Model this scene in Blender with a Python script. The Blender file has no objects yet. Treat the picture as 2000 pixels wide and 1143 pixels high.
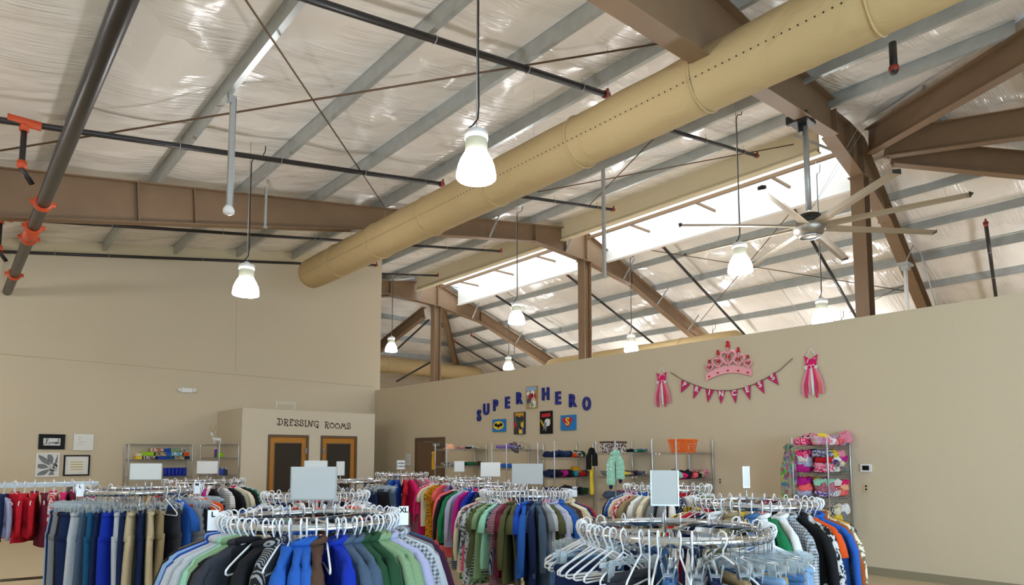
import bpy, math, random
from mathutils import Vector, Matrix, noise
PI = math.pi
rnd = random.Random(7)
scene = bpy.context.scene
COL = scene.collection

# ------------------------------------------------------------------ camera
PW, PH = 2000.0, 1143.0
FPX, PX0, PY0 = 1274.0, 1000.0, 784.0
TH, YAW, EYE = math.radians(4.77), math.radians(41.1), 1.67
RV = Vector((math.cos(YAW), -math.sin(YAW), 0))
DV = Vector((math.sin(YAW)*math.cos(TH), math.cos(YAW)*math.cos(TH), math.sin(TH)))
UV = RV.cross(DV)
CAM = Vector((0, 0, EYE))
cam = bpy.data.cameras.new('camera'); camo = bpy.data.objects.new('camera', cam); COL.objects.link(camo)
m = Matrix((RV, UV, -DV)).transposed().to_4x4(); m.translation = CAM
camo.matrix_world = m
cam.sensor_width = 36; cam.sensor_fit = 'HORIZONTAL'
cam.lens = 36*FPX/PW
cam.shift_y = (PY0-PH/2)/PW
cam.clip_end = 200; cam.clip_start = .05
scene.camera = camo

def at(px, py, **k):
    """the point of the room seen at a pixel, on the plane x=, y= or z= given, or n=/d="""
    r = DV*FPX + RV*(px-PX0) - UV*(py-PY0)
    if 'n' in k:
        n = Vector(k['n']); t = (k['d']-n.dot(CAM))/n.dot(r)
    else:
        a, v = list(k.items())[0]; i = 'xyz'.index(a); t = (v-CAM[i])/r[i]
    return CAM+r*t

# ------------------------------------------------------------------ world, daylight, exposure
world = bpy.data.worlds.new('world'); scene.world = world; world.use_nodes = True
wn = world.node_tree
bg = wn.nodes['Background']
sky = wn.nodes.new('ShaderNodeTexSky'); sky.sky_type = 'NISHITA'; sky.sun_elevation = math.radians(40); sky.sun_disc = False
wn.links.new(sky.outputs[0], bg.inputs[0]); bg.inputs[1].default_value = .12
scene.view_settings.view_transform = 'Standard'
scene.view_settings.look = 'None'
scene.view_settings.exposure = 0.5
scene.view_settings.gamma = 1.0
scene.view_settings.use_curve_mapping = False

LAMP_STRENGTH = 60.0
def area_light(name, loc, rot, sx, sy, power, col):
    l = bpy.data.lights.new(name, 'AREA'); l.shape = 'RECTANGLE'; l.size = sx; l.size_y = sy
    l.energy = power; l.color = col
    o = bpy.data.objects.new(name, l); COL.objects.link(o); o.location = loc; o.rotation_euler = rot
    return o
# daylight through the shop windows behind the camera (one light just inside each window opening)
for wx in (-2.2, 1.6, 5.4):
    area_light('window_daylight', (wx, -5.85, 1.9), (PI/2, 0, 0), 2.6, 2.2, 190, (.52, .77, 1))

# ------------------------------------------------------------------ helpers
def srgb(r, g, b):
    f = lambda c: (c/12.92 if c <= .04045 else ((c+.055)/1.055)**2.4)
    return (f(r/255), f(g/255), f(b/255), 1)

class MB:
    def __init__(s): s.v = []; s.f = []; s.m = []; s.mi = 0
    def add(s, vs, fs):
        o = len(s.v); s.v += [tuple(v) for v in vs]
        s.f += [tuple(i+o for i in f) for f in fs]; s.m += [s.mi]*len(fs)
    def box(s, x0, x1, y0, y1, z0, z1):
        s.add([(x0,y0,z0),(x1,y0,z0),(x1,y1,z0),(x0,y1,z0),(x0,y0,z1),(x1,y0,z1),(x1,y1,z1),(x0,y1,z1)],
              [(0,3,2,1),(4,5,6,7),(0,1,5,4),(1,2,6,5),(2,3,7,6),(3,0,4,7)])
    def beam(s, p0, p1, w, h, up=(0,0,1)):
        """rectangular bar from p0 to p1; w across, h along up, centred"""
        p0 = Vector(p0); p1 = Vector(p1); d = (p1-p0).normalized(); u = Vector(up)
        a = d.cross(u)
        if a.length < 1e-4: a = d.cross(Vector((1,0,0)))
        a.normalize(); u = a.cross(d).normalized()
        a *= w/2; u *= h/2
        s.add([p0-a-u, p0+a-u, p0+a+u, p0-a+u, p1-a-u, p1+a-u, p1+a+u, p1-a+u],
              [(0,3,2,1),(4,5,6,7),(0,1,5,4),(1,2,6,5),(2,3,7,6),(3,0,4,7)])
    def tube(s, pts, r, n=8, cap=True, sy=1.0, rs=None, closed=False):
        pts = [Vector(p) for p in pts]; N = len(pts)
        vs = []; prev = None
        for i, p in enumerate(pts):
            if closed: t = pts[(i+1) % N]-pts[i-1]
            else: t = pts[min(i+1, N-1)]-pts[max(i-1, 0)]
            t.normalize()
            if prev is None:
                a = t.cross(Vector((0,0,1)))
                if a.length < .05: a = t.cross(Vector((0,1,0)))
            else: a = prev-t*prev.dot(t)
            a.normalize(); prev = a; b = t.cross(a)
            rr = rs[i] if rs else r
            for k in range(n):
                q = 2*PI*k/n
                vs.append(p+a*rr*math.cos(q)+b*rr*sy*math.sin(q))
        fs = []
        for i in range(N if closed else N-1):
            j = (i+1) % N
            for k in range(n):
                fs.append((i*n+k, i*n+(k+1) % n, j*n+(k+1) % n, j*n+k))
        if cap and not closed:
            fs.append(tuple(range(n-1, -1, -1))); fs.append(tuple((N-1)*n+k for k in range(n)))
        s.add(vs, fs)
    def lathe(s, prof, n=24, c=(0,0,0), cap=True):
        vs = []; c = Vector(c)
        for r, z in prof:
            for k in range(n):
                q = 2*PI*k/n; vs.append(c+Vector((r*math.cos(q), r*math.sin(q), z)))
        fs = [(i*n+k, i*n+(k+1) % n, (i+1)*n+(k+1) % n, (i+1)*n+k) for i in range(len(prof)-1) for k in range(n)]
        if cap: fs.append(tuple(range(n-1, -1, -1))); fs.append(tuple((len(prof)-1)*n+k for k in range(n)))
        s.add(vs, fs)
    def prism(s, pts, axis, a, b):
        """polygon in the plane across axis, extruded from a to b; pts are pairs of the two other axes in order"""
        def mk(p, t):
            return {'x': (t, p[0], p[1]), 'y': (p[0], t, p[1]), 'z': (p[0], p[1], t)}[axis]
        n = len(pts)
        s.add([mk(p, a) for p in pts]+[mk(p, b) for p in pts],
              [tuple(range(n-1, -1, -1)), tuple(range(n, 2*n))]+[(i, (i+1) % n, n+(i+1) % n, n+i) for i in range(n)])
    def grid(s, fn, nu, nv):
        vs = [fn(i/nu, j/nv) for j in range(nv+1) for i in range(nu+1)]
        s.add(vs, [(j*(nu+1)+i, j*(nu+1)+i+1, (j+1)*(nu+1)+i+1, (j+1)*(nu+1)+i) for j in range(nv) for i in range(nu)])
    def mesh(s, name, mats, smooth=False):
        me = bpy.data.meshes.new(name); me.from_pydata(s.v, [], s.f)
        if not isinstance(mats, (list, tuple)): mats = [mats]
        for mm in mats: me.materials.append(mm)
        if len(mats) > 1: me.polygons.foreach_set('material_index', s.m)
        if smooth: me.polygons.foreach_set('use_smooth', [True]*len(s.f))
        me.update()
        return me
    def build(s, name, mats, parent=None, smooth=False):
        o = bpy.data.objects.new(name, s.mesh(name, mats, smooth)); COL.objects.link(o)
        if parent: o.parent = parent
        return o

def tag(o, label=None, cat=None, group=None, kind=None):
    if label: o['label'] = label
    if cat: o['category'] = cat
    if group: o['group'] = group
    if kind: o['kind'] = kind
    return o
def thing(name, label, cat, loc=(0,0,0), rz=0, group=None, mat=None):
    o = bpy.data.objects.new(name, None); COL.objects.link(o); o.empty_display_size = .1
    if mat is not None:
        mm = mat.to_4x4(); mm.translation = Vector(loc); o.matrix_world = mm
    else:
        o.location = loc; o.rotation_euler = (0,0,rz)
    return tag(o, label, cat, group)
def struct(name, mb, mat, smooth=False, parent=None):
    o = mb.build(name, mat, parent, smooth)
    if not parent: o['kind'] = 'structure'
    return o
ON_RIGHT = Matrix(((0,0,-1),(-1,0,0),(0,1,0)))      # local x -> -y, local y -> +z, local z -> -x
ON_FAR = Matrix(((1,0,0),(0,0,-1),(0,1,0)))         # local x -> +x, local y -> +z, local z -> -y
ON_CAMERA = Matrix((RV, Vector((0,0,1)), RV.cross(Vector((0,0,1))))).transposed()
def text_mesh(txt, size, ext, name, mat, bold=0.0):
    cu = bpy.data.curves.new(name, 'FONT'); cu.body = txt; cu.size = size; cu.extrude = ext
    cu.align_x = 'CENTER'; cu.align_y = 'CENTER'; cu.offset = bold; cu.resolution_u = 3
    o = bpy.data.objects.new(name+'_c', cu); COL.objects.link(o)
    dg = bpy.context.evaluated_depsgraph_get()
    me = bpy.data.meshes.new_from_object(o.evaluated_get(dg))
    bpy.data.objects.remove(o); bpy.data.curves.remove(cu)
    me.materials.clear(); me.materials.append(mat)
    for p in me.polygons: p.material_index = 0
    return me
def meshobj(name, me, parent=None, loc=None):
    o = bpy.data.objects.new(name, me); COL.objects.link(o)
    if parent: o.parent = parent
    if loc is not None: o.location = loc
    return o

# ------------------------------------------------------------------ materials
def mat(name, col, rough=.6, metal=0, spec=.5, bump=0, bscale=30, var=0, vscale=4, emit=0, bdist=.01, coords='Object', sheen=0):
    m = bpy.data.materials.new(name); m.use_nodes = True; nt = m.node_tree; b = nt.nodes['Principled BSDF']
    b.inputs['Base Color'].default_value = col; b.inputs['Roughness'].default_value = rough
    b.inputs['Metallic'].default_value = metal; b.inputs['Specular IOR Level'].default_value = spec
    tc = nt.nodes.new('ShaderNodeTexCoord')
    if var:
        n = nt.nodes.new('ShaderNodeTexNoise'); n.inputs['Scale'].default_value = vscale; n.inputs['Detail'].default_value = 4
        nt.links.new(tc.outputs[coords], n.inputs['Vector'])
        r = nt.nodes.new('ShaderNodeMix'); r.data_type = 'RGBA'
        r.inputs['A'].default_value = [c*(1-var) for c in col[:3]]+[1]; r.inputs['B'].default_value = [min(1, c*(1+var)) for c in col[:3]]+[1]
        nt.links.new(n.outputs[0], r.inputs['Factor']); nt.links.new(r.outputs['Result'], b.inputs['Base Color'])
    if bump:
        n = nt.nodes.new('ShaderNodeTexNoise'); n.inputs['Scale'].default_value = bscale; n.inputs['Detail'].default_value = 3
        nt.links.new(tc.outputs[coords], n.inputs['Vector'])
        bp = nt.nodes.new('ShaderNodeBump'); bp.inputs['Strength'].default_value = bump; bp.inputs['Distance'].default_value = bdist
        nt.links.new(n.outputs[0], bp.inputs['Height']); nt.links.new(bp.outputs[0], b.inputs['Normal'])
    if emit:
        b.inputs['Emission Color'].default_value = col; b.inputs['Emission Strength'].default_value = emit
    return m
M = {}
M['wall'] = mat('wall_paint', srgb(206,192,166), .85, bump=.5, bscale=70, var=.03, vscale=60, bdist=.006)
M['box'] = mat('dressing_room_paint', srgb(207,196,174), .8, bump=.4, bscale=70, bdist=.005)
M['seam'] = mat('drywall_joint', srgb(188,174,144), .85)
M['brown'] = mat('brown_primer_steel', srgb(124,98,72), .5, var=.12, vscale=3, bump=.1, bscale=120, bdist=.002)
M['galv'] = mat('galvanised_steel', srgb(178,182,180), .36, metal=.45, var=.18, vscale=6)
M['galvd'] = mat('dull_galvanised_steel', srgb(175,177,176), .45, metal=.5, var=.1, vscale=9)
M['rod'] = mat('brown_bracing_rod', srgb(96,72,50), .5)
M['black'] = mat('black_sprinkler_pipe', srgb(52,48,47), .38, metal=.3, var=.15)
M['orange'] = mat('orange_coupling', srgb(205,78,36), .5)
M['redc'] = mat('red_coupling', srgb(150,52,36), .5)
M['chrome'] = mat('chrome', srgb(205,208,214), .12, metal=1)
M['chromer'] = mat('satin_chrome', srgb(180,184,190), .3, metal=.9)
M['hang'] = mat('white_hanger_plastic', srgb(238,240,245), .3)
M['fascia'] = mat('cream_fascia', srgb(205,190,156), .7, bump=.1, bscale=60)
M['well'] = mat('white_skylight_board', srgb(232,230,226), .6)
M['grey'] = mat('grey_laptop_plastic', srgb(150,150,150), .5)
M['white'] = mat('white_plastic', srgb(232,232,230), .45)
M['doorbrown'] = mat('brown_painted_steel_door', srgb(112,88,66), .55)
M['frame'] = mat('brown_door_frame', srgb(98,76,58), .5)
M['blackp'] = mat('black_gloss', srgb(16,15,18), .6, spec=.25, var=.3, vscale=40)
M['mesh'] = mat('dark_door_screen', srgb(52,44,34), .8, bump=.6, bscale=220, var=.35, vscale=160)
M['letter'] = mat('brown_vinyl_lettering', srgb(62,36,30), .6)
M['blue'] = mat('royal_blue_painted_wood', srgb(12,34,130), .35)
M['base'] = mat('sage_vinyl_baseboard', srgb(140,132,108), .6)
M['fanm'] = mat('brushed_fan_aluminium', srgb(165,160,150), .35, metal=.7)
M['fanb'] = mat('fan_blade_aluminium', srgb(172,160,140), .45, metal=.25)
M['fand'] = mat('fan_motor_dark', srgb(50,48,46), .4, metal=.4)
M['cord'] = mat('dark_cable', srgb(40,36,36), .5)
M['steelrod'] = mat('bare_steel_leg', srgb(96,80,66), .4, metal=.5)
M['clearcoat'] = mat('white_card', srgb(226,226,222), .5)
M['cardgrey'] = mat('grey_back_of_card', srgb(186,186,184), .5, var=.04, vscale=8)
M['dark'] = mat('near_black', srgb(16,16,18), .7, spec=.2)
M['yellow'] = mat('yellow', srgb(232,200,30), .6)
M['gold'] = mat('gold', srgb(190,160,90), .35, metal=.6)
def clear_mat():
    m = mat('clear_hanger_plastic', srgb(225,235,240), .08)
    b = m.node_tree.nodes['Principled BSDF']; b.inputs['Transmission Weight'].default_value = .75; b.inputs['IOR'].default_value = 1.3
    return m
M['clear'] = clear_mat()
def wood_mat(name, a, b, rough=.45, sc=(2,2,18)):
    m = mat(name, a, rough); nt = m.node_tree; bs = nt.nodes['Principled BSDF']
    tc = nt.nodes.new('ShaderNodeTexCoord'); mp = nt.nodes.new('ShaderNodeMapping'); mp.inputs['Scale'].default_value = sc
    n = nt.nodes.new('ShaderNodeTexNoise'); n.inputs['Scale'].default_value = 3; n.inputs['Detail'].default_value = 5
    r = nt.nodes.new('ShaderNodeMix'); r.data_type = 'RGBA'; r.inputs['A'].default_value = a; r.inputs['B'].default_value = b
    nt.links.new(tc.outputs['Object'], mp.inputs[0]); nt.links.new(mp.outputs[0], n.inputs['Vector']); nt.links.new(n.outputs[0], r.inputs['Factor'])
    nt.links.new(r.outputs['Result'], bs.inputs['Base Color'])
    return m
M['oak'] = wood_mat('honey_oak', srgb(196,134,32), srgb(160,100,14), sc=(14,14,1.5))
M['floor'] = wood_mat('tan_vinyl_floor', srgb(208,190,158), srgb(190,170,136), .35, (1,8,1))
def insulation():
    m = mat('white_vinyl_insulation', srgb(238,231,222), .2, spec=1.0); nt = m.node_tree; b = nt.nodes['Principled BSDF']
    tc = nt.nodes.new('ShaderNodeTexCoord')
    def streak(rot, sx, sy, dist, det):
        mp = nt.nodes.new('ShaderNodeMapping'); mp.inputs['Scale'].default_value = (sx, sy, sx); mp.inputs['Rotation'].default_value = (0,0,rot)
        n = nt.nodes.new('ShaderNodeTexNoise'); n.inputs['Scale'].default_value = 1.0; n.inputs['Detail'].default_value = det; n.inputs['Distortion'].default_value = dist
        nt.links.new(tc.outputs['Object'], mp.inputs[0]); nt.links.new(mp.outputs[0], n.inputs['Vector']); return n.outputs[0]
    a = streak(.16, .8, 24, .4, 3); c = streak(-.25, 1.1, 12, .7, 3); msk = streak(0, .9, 1.1, 0, 2)
    r = nt.nodes.new('ShaderNodeMapRange'); r.inputs[1].default_value = .42; r.inputs[2].default_value = .62; nt.links.new(msk, r.inputs[0])
    x = nt.nodes.new('ShaderNodeMath'); x.operation = 'ADD'; nt.links.new(a, x.inputs[0]); nt.links.new(c, x.inputs[1])
    w = nt.nodes.new('ShaderNodeMath'); w.operation = 'MULTIPLY'; nt.links.new(x.outputs[0], w.inputs[0]); nt.links.new(r.outputs[0], w.inputs[1])
    bp = nt.nodes.new('ShaderNodeBump'); bp.inputs['Strength'].default_value = .75; bp.inputs['Distance'].default_value = .05
    nt.links.new(w.outputs[0], bp.inputs['Height']); nt.links.new(bp.outputs[0], b.inputs['Normal'])
    return m
M['insul'] = insulation()
def fabric_duct():
    m = mat('beige_duct_fabric', srgb(190,166,122), .8, spec=.2); nt = m.node_tree; b = nt.nodes['Principled BSDF']
    tc = nt.nodes.new('ShaderNodeTexCoord')
    n = nt.nodes.new('ShaderNodeTexNoise'); n.inputs['Scale'].default_value = 2.2; n.inputs['Detail'].default_value = 3; n.inputs['Distortion'].default_value = 1.2
    bp = nt.nodes.new('ShaderNodeBump'); bp.inputs['Strength'].default_value = .6; bp.inputs['Distance'].default_value = .05
    nt.links.new(tc.outputs['Object'], n.inputs['Vector']); nt.links.new(n.outputs[0], bp.inputs['Height']); nt.links.new(bp.outputs[0], b.inputs['Normal'])
    return m
M['duct'] = fabric_duct()
M['bell'] = mat('glowing_lamp_bell', (.97, .985, 1, 1), .4, emit=LAMP_STRENGTH)
M['neck'] = mat('prismatic_lamp_neck', srgb(176,176,156), .35, emit=.12)
M['sky'] = mat('daylit_skylight_panel', (.80,.90,1,1), .4, emit=2.8)

# cloth colours ---------------------------------------------------
CC = dict(black=(24,24,28), navy=(20,36,74), blue=(38,92,178), cobalt=(16,48,168), skyblue=(140,178,222), royal=(28,70,170), teal=(22,84,124),
 slate=(72,90,112), grey=(128,132,138), palegrey=(186,192,200), white=(232,232,232), cream=(226,216,188), beige=(196,180,148), tan=(170,142,96),
 khaki=(150,132,98), brown=(84,60,48), rust=(156,78,28), orange=(222,82,24), red=(190,24,42), maroon=(104,24,48), plum=(62,28,52), pink=(226,140,164),
 hotpink=(216,34,106), coral=(240,104,104), magenta=(176,28,130), purple=(92,52,150), lavender=(174,174,206), mint=(150,206,180), sage=(130,158,120),
 green=(24,118,74), forest=(34,72,46), olive=(84,86,54), lime=(150,204,40), yellow=(232,200,60), mustard=(206,150,30), turquoise=(40,150,170),
 denim=(64,104,150), paledenim=(128,160,196), darkdenim=(34,56,92), charcoal=(52,54,62), mauve=(160,98,112), peach=(240,176,140))
CN = dict(skyblue='sky blue', royal='royal blue', palegrey='pale grey', hotpink='hot pink', paledenim='pale denim', darkdenim='dark denim')
_cm = {}
def cloth(c, pat=''):
    key = (c, pat)
    if key in _cm: return _cm[key]
    col = srgb(*CC[c]); m = mat('cloth_'+c+('_'+pat if pat else ''), col, .85, spec=.25)
    nt = m.node_tree; b = nt.nodes['Principled BSDF']; tc = nt.nodes['Texture Coordinate'] if 'Texture Coordinate' in nt.nodes else nt.nodes.new('ShaderNodeTexCoord')
    def mix(fac, A, B):
        r = nt.nodes.new('ShaderNodeMix'); r.data_type = 'RGBA'; r.inputs['A'].default_value = A
        if isinstance(B, tuple): r.inputs['B'].default_value = B
        nt.links.new(fac, r.inputs['Factor']); return r
    def ramp(src, p, q):
        r = nt.nodes.new('ShaderNodeMapRange'); r.inputs[1].default_value = p; r.inputs[2].default_value = q
        nt.links.new(src, r.inputs[0]); return r.outputs[0]
    out = None
    dark = tuple(v*.18 for v in col[:3])+(1,); light = tuple(v*.3+.6 for v in col[:3])+(1,)
    other = light if sum(CC[c]) < 380 else dark
    if pat in ('stripe', 'fine', 'vstripe'):
        other = tuple(.55*p+.45*q for p, q in zip(col, other))
        w = nt.nodes.new('ShaderNodeTexWave'); w.bands_direction = 'X' if pat == 'vstripe' else 'Z'
        w.inputs['Scale'].default_value = {'stripe': 11, 'fine': 22, 'vstripe': 18}[pat]
        nt.links.new(tc.outputs['Object'], w.inputs[0]); out = mix(ramp(w.outputs[1], .55, .65), col, other)
    elif pat == 'check':
        ws = []
        for d in 'XZ':
            w = nt.nodes.new('ShaderNodeTexWave'); w.bands_direction = d; w.inputs['Scale'].default_value = 16
            nt.links.new(tc.outputs['Object'], w.inputs[0]); ws.append(ramp(w.outputs[1], .5, .6))
        a = nt.nodes.new('ShaderNodeMath'); a.operation = 'ADD'; nt.links.new(ws[0], a.inputs[0]); nt.links.new(ws[1], a.inputs[1])
        h = nt.nodes.new('ShaderNodeMath'); h.operation = 'MULTIPLY'; h.inputs[1].default_value = .5; nt.links.new(a.outputs[0], h.inputs[0])
        out = mix(h.outputs[0], col, other)
    elif pat in ('print', 'floral', 'zebra', 'dots'):
        if pat == 'dots': other = (.85,.85,.85,1)
        if pat == 'dots' or pat == 'floral':
            w = nt.nodes.new('ShaderNodeTexVoronoi'); w.inputs['Scale'].default_value = 26 if pat == 'dots' else 34
            nt.links.new(tc.outputs['Object'], w.inputs[0]); out = mix(ramp(w.outputs[0], .25, .31) if pat == 'dots' else ramp(w.outputs[0], .3, .45), other, col)
        else:
            w = nt.nodes.new('ShaderNodeTexNoise'); w.inputs['Scale'].default_value = 34; w.inputs['Detail'].default_value = 3
            if pat == 'zebra': w.inputs['Distortion'].default_value = 3; w.inputs['Scale'].default_value = 14
            nt.links.new(tc.outputs['Object'], w.inputs[0]); out = mix(ramp(w.outputs[0], .47, .53), col, other)
    elif pat == 'multi':
        w = nt.nodes.new('ShaderNodeTexVoronoi'); w.inputs['Scale'].default_value = 22
        hs = nt.nodes.new('ShaderNodeHueSaturation'); hs.inputs['Saturation'].default_value = 1.1; hs.inputs['Value'].default_value = .8
        nt.links.new(tc.outputs['Object'], w.inputs[0]); nt.links.new(w.outputs[1], hs.inputs['Color'])
        f = nt.nodes.new('ShaderNodeValue'); f.outputs[0].default_value = .35
        out = mix(f.outputs[0], col, None); nt.links.new(hs.outputs[0], out.inputs['B'])
    else:
        n = nt.nodes.new('ShaderNodeTexNoise'); n.inputs['Scale'].default_value = 120; n.inputs['Detail'].default_value = 2
        nt.links.new(tc.outputs['Object'], n.inputs['Vector'])
        out = mix(n.outputs[0], tuple(v*.82 for v in col[:3])+(1,), tuple(min(1, v*1.15) for v in col[:3])+(1,))
    nt.links.new(out.outputs['Result'], b.inputs['Base Color'])
    n = nt.nodes.new('ShaderNodeTexNoise'); n.inputs['Scale'].default_value = 11; n.inputs['Detail'].default_value = 3
    mp = nt.nodes.new('ShaderNodeMapping'); mp.inputs['Scale'].default_value = (1,1,.35)
    nt.links.new(tc.outputs['Object'], mp.inputs[0]); nt.links.new(mp.outputs[0], n.inputs['Vector'])
    bp = nt.nodes.new('ShaderNodeBump'); bp.inputs['Strength'].default_value = .5; bp.inputs['Distance'].default_value = .03
    nt.links.new(n.outputs[0], bp.inputs['Height']); nt.links.new(bp.outputs[0], b.inputs['Normal'])
    _cm[key] = m
    return m
PN = {'': '', 'stripe': 'striped ', 'fine': 'striped ', 'vstripe': 'pinstriped ', 'check': 'checked ', 'print': 'patterned ', 'floral': 'floral ', 'zebra': 'zebra ', 'dots': 'dotted ', 'multi': 'colourful '}
def cname(c): return CN.get(c, c)
def plain(name, c, rough=.6):
    k = ('plain', c)
    if k not in _cm: _cm[k] = mat('paint_'+c, srgb(*CC[c]), rough)
    return _cm[k]

# ================================================================== THE SETTING
XR, YF, WT = 9.97, 17.84, 3.68        # partition wall, far wall, partition height
roofN = lambda x: 6.1+.158*x           # underside of purlins on the near slope
roofR = lambda x: 7.75-.37*(x-15.3)    # and beyond the ridge
PD = .22                               # purlin depth
HA = Vector((14, 5.1, 8.3)); HC = Vector((14, 20.4, 8.3))
L1 = Vector((-2.23, -3.17, -.352)); L2 = Vector((0, -1, -.20)); L3 = Vector((.73, -1, -.27))
L4 = Vector((.89, 1, -.33)); L5 = Vector((0, 1, -.33)); L6 = Vector((-2.09, 1, -.33))

b = MB(); b.box(-5, 25, -6.2, 30, -.1, 0); struct('floor', b, M['floor'])
b = MB(); b.box(XR, XR+.16, -6.2, YF+.2, 0, WT); struct('wall_right', b, M['wall'])
b = MB(); b.prism([(-5, 0), (XR+.16, 0), (XR+.16, roofN(XR+.16)+.2), (-5, roofN(-5)+.2)], 'y', YF, YF+.2)
struct('wall_far', b, M['wall'])
b = MB(); b.box(-5.2, -5, -6.2, 30, 0, 5.9); struct('wall_left', b, M['wall'])
b = MB(); b.box(25, 25.2, -6.2, 30, 0, 8.3); struct('wall_outer_right', b, M['wall'])
b = MB(); b.box(-5, 25, 29.8, 30, 0, 8.3); struct('wall_outer_far', b, M['wall'])
b = MB()   # wall behind the camera with three shop window openings
for x0, x1 in ((-5.2,-3.6),(-.8,.2),(3.0,4.0),(6.8,25.2)): b.box(x0, x1, -6.2, -6, 0, 8.6)
for x0, x1 in ((-3.6,-.8),(.2,3.0),(4.0,6.8)): b.box(x0, x1, -6.2, -6, 0, .7); b.box(x0, x1, -6.2, -6, 3.1, 8.6)
struct('wall_near', b, M['wall'])
for i, x0 in enumerate((-3.6, .2, 4.0)):
    b = MB()
    for a in (0, 1.38, 2.76): b.box(x0+a, x0+a+.04, -6.14, -6.06, .7, 3.1)
    for z in (.7, 1.9, 3.06): b.box(x0, x0+2.8, -6.14, -6.06, z, z+.04)
    struct('window_%d' % (i+1), b, M['white'])
b = MB(); b.box(XR-.012, XR, -6, 14.0, 0, .11); struct('baseboard_right', b, M['base'])
b = MB(); b.box(-5, 5.37, YF-.012, YF, 0, .11); struct('baseboard_far', b, M['base'])
b = MB(); b.beam((-5, YF-.003, 3.93), (9.9, YF-.003, 3.78), .012, .02); struct('trim_1', b, M['seam'])
b = MB(); b.beam((5.75, YF-.002, 5.85), (5.79, YF-.002, 3.88), .008, .012, (1,0,0)); struct('trim_2', b, M['seam'])
# batten along the head of the far wall, between the purlins
b = MB(); b.prism([(-5, roofN(-5)-.10), (9.9, roofN(9.9)-.10), (9.9, roofN(9.9)+.2), (-5, roofN(-5)+.2)], 'y', YF-.03, YF-.001); struct('trim_3', b, M['fascia'])

# ceiling: sagging vinyl faced insulation above the purlins, patch by patch
cb = MB()
P0, PS = 1.10, 1.524
def yl(x): return HA.y+(x-14)/(L1.x)*L1.y if x > 7 else -6.1
def yh(x): return min(29.8, HC.y+(14-x)/2.09)
xs = []; x = -5.0
while x < 13.05: xs.append(x); x += PS/8
xs.append(13.05)
NYC = 60
def sag(x, y):
    t = (x-P0) / PS; t -= math.floor(t)
    k = .055+.03*noise.noise(Vector((x*.3, y*.8, 3)))
    w = .012*noise.noise(Vector((x*1.2, y*5, 0)))+.02*noise.noise(Vector((x*.8, y*1.3, 7)))
    return -k*math.sin(PI*t)+w*math.sin(PI*t)
for i in range(len(xs)-1):
    xa, xb = xs[i], xs[i+1]
    vs = []
    for j in range(NYC+1):
        for xx in (xa, xb):
            ya, yb = max(-6.1, yl(xx)), yh(xx)
            y = ya+(yb-ya)*j/NYC
            vs.append((xx, y, roofN(xx)+PD+sag(xx, y)))
    cb.add(vs, [(2*j, 2*j+2, 2*j+3, 2*j+1) for j in range(NYC)])
def sag2(d):
    t = d/1.6; t -= math.floor(t); return -.05*math.sin(PI*t)
x = 14.95; xr = []
while x < 25: xr.append(x); x += 1.55/6
for i in range(len(xr)-1):
    vs = []
    for j in range(NYC+1):
        for xx in (xr[i], xr[i+1]):
            ya = max(-6.1, HA.y-(xx-14)/.73-.35); yb = min(29.8, HC.y+(xx-14)/.89+.3)
            y = ya+(yb-ya)*j/NYC
            vs.append((xx, y, roofR(xx)+PD+sag2(xx-15.3)+.015*noise.noise(Vector((xx, y*3, 1)))))
    cb.add(vs, [(2*j, 2*j+2, 2*j+3, 2*j+1) for j in range(NYC)])
def patch(h, a, c, T, n=42):
    h = h+Vector((0,0,PD))
    def fn(u, v):
        t = T*v; p = h+(a*(1-u)+c*u)*t
        p.z += sag2(t*max(abs(a.y), abs(c.y))) + .015*noise.noise(Vector((p.x*3, p.y*1.2, 2)))
        return p
    cb.grid(fn, 20, n)
patch(HA, L2, L1*.3154*1.0, 11.2); patch(HA, L3, L2, 11.2)
patch(HC, L5, L4, 9.4); patch(HC, L6, L5, 9.4)
# flat strip that closes the ridge ends round the light well
for ya, yb in ((3.4, 5.45), (20.35, 21.9)):
    cb.add([(12.8, ya, 8.52), (13.9, ya, 8.52), (13.9, yb, 8.52), (12.8, yb, 8.52)], [(0,1,2,3)])
    cb.add([(13.9, ya, 8.52), (15.7, ya, 7.83), (15.7, yb, 7.83), (13.9, yb, 8.52)], [(0,1,2,3)])
struct('ceiling', cb, M['insul'], smooth=True)

# light well at the ridge: boards, skylight
b = MB(); b.box(12.99, 13.05, 5.5, 20.3, 7.79, 8.95); b.box(12.93, 13.12, 5.5, 20.3, 7.77, 7.80); struct('trim_4', b, M['fascia'])
b = MB(); b.box(14.90, 14.96, 5.5, 20.3, 7.56, 8.95); b.box(14.86, 15.0, 5.5, 20.3, 7.53, 7.56); struct('trim_5', b, M['well'])
b = MB(); b.box(12.99, 14.96, 5.40, 5.5, 8.3, 8.95); b.box(12.99, 14.96, 20.3, 20.4, 8.25, 8.95); struct('trim_6', b, M['well'])
b = MB(); b.box(12.99, 14.96, 5.4, 20.4, 8.95, 9.0); struct('window_4', b, M['sky'])

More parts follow.
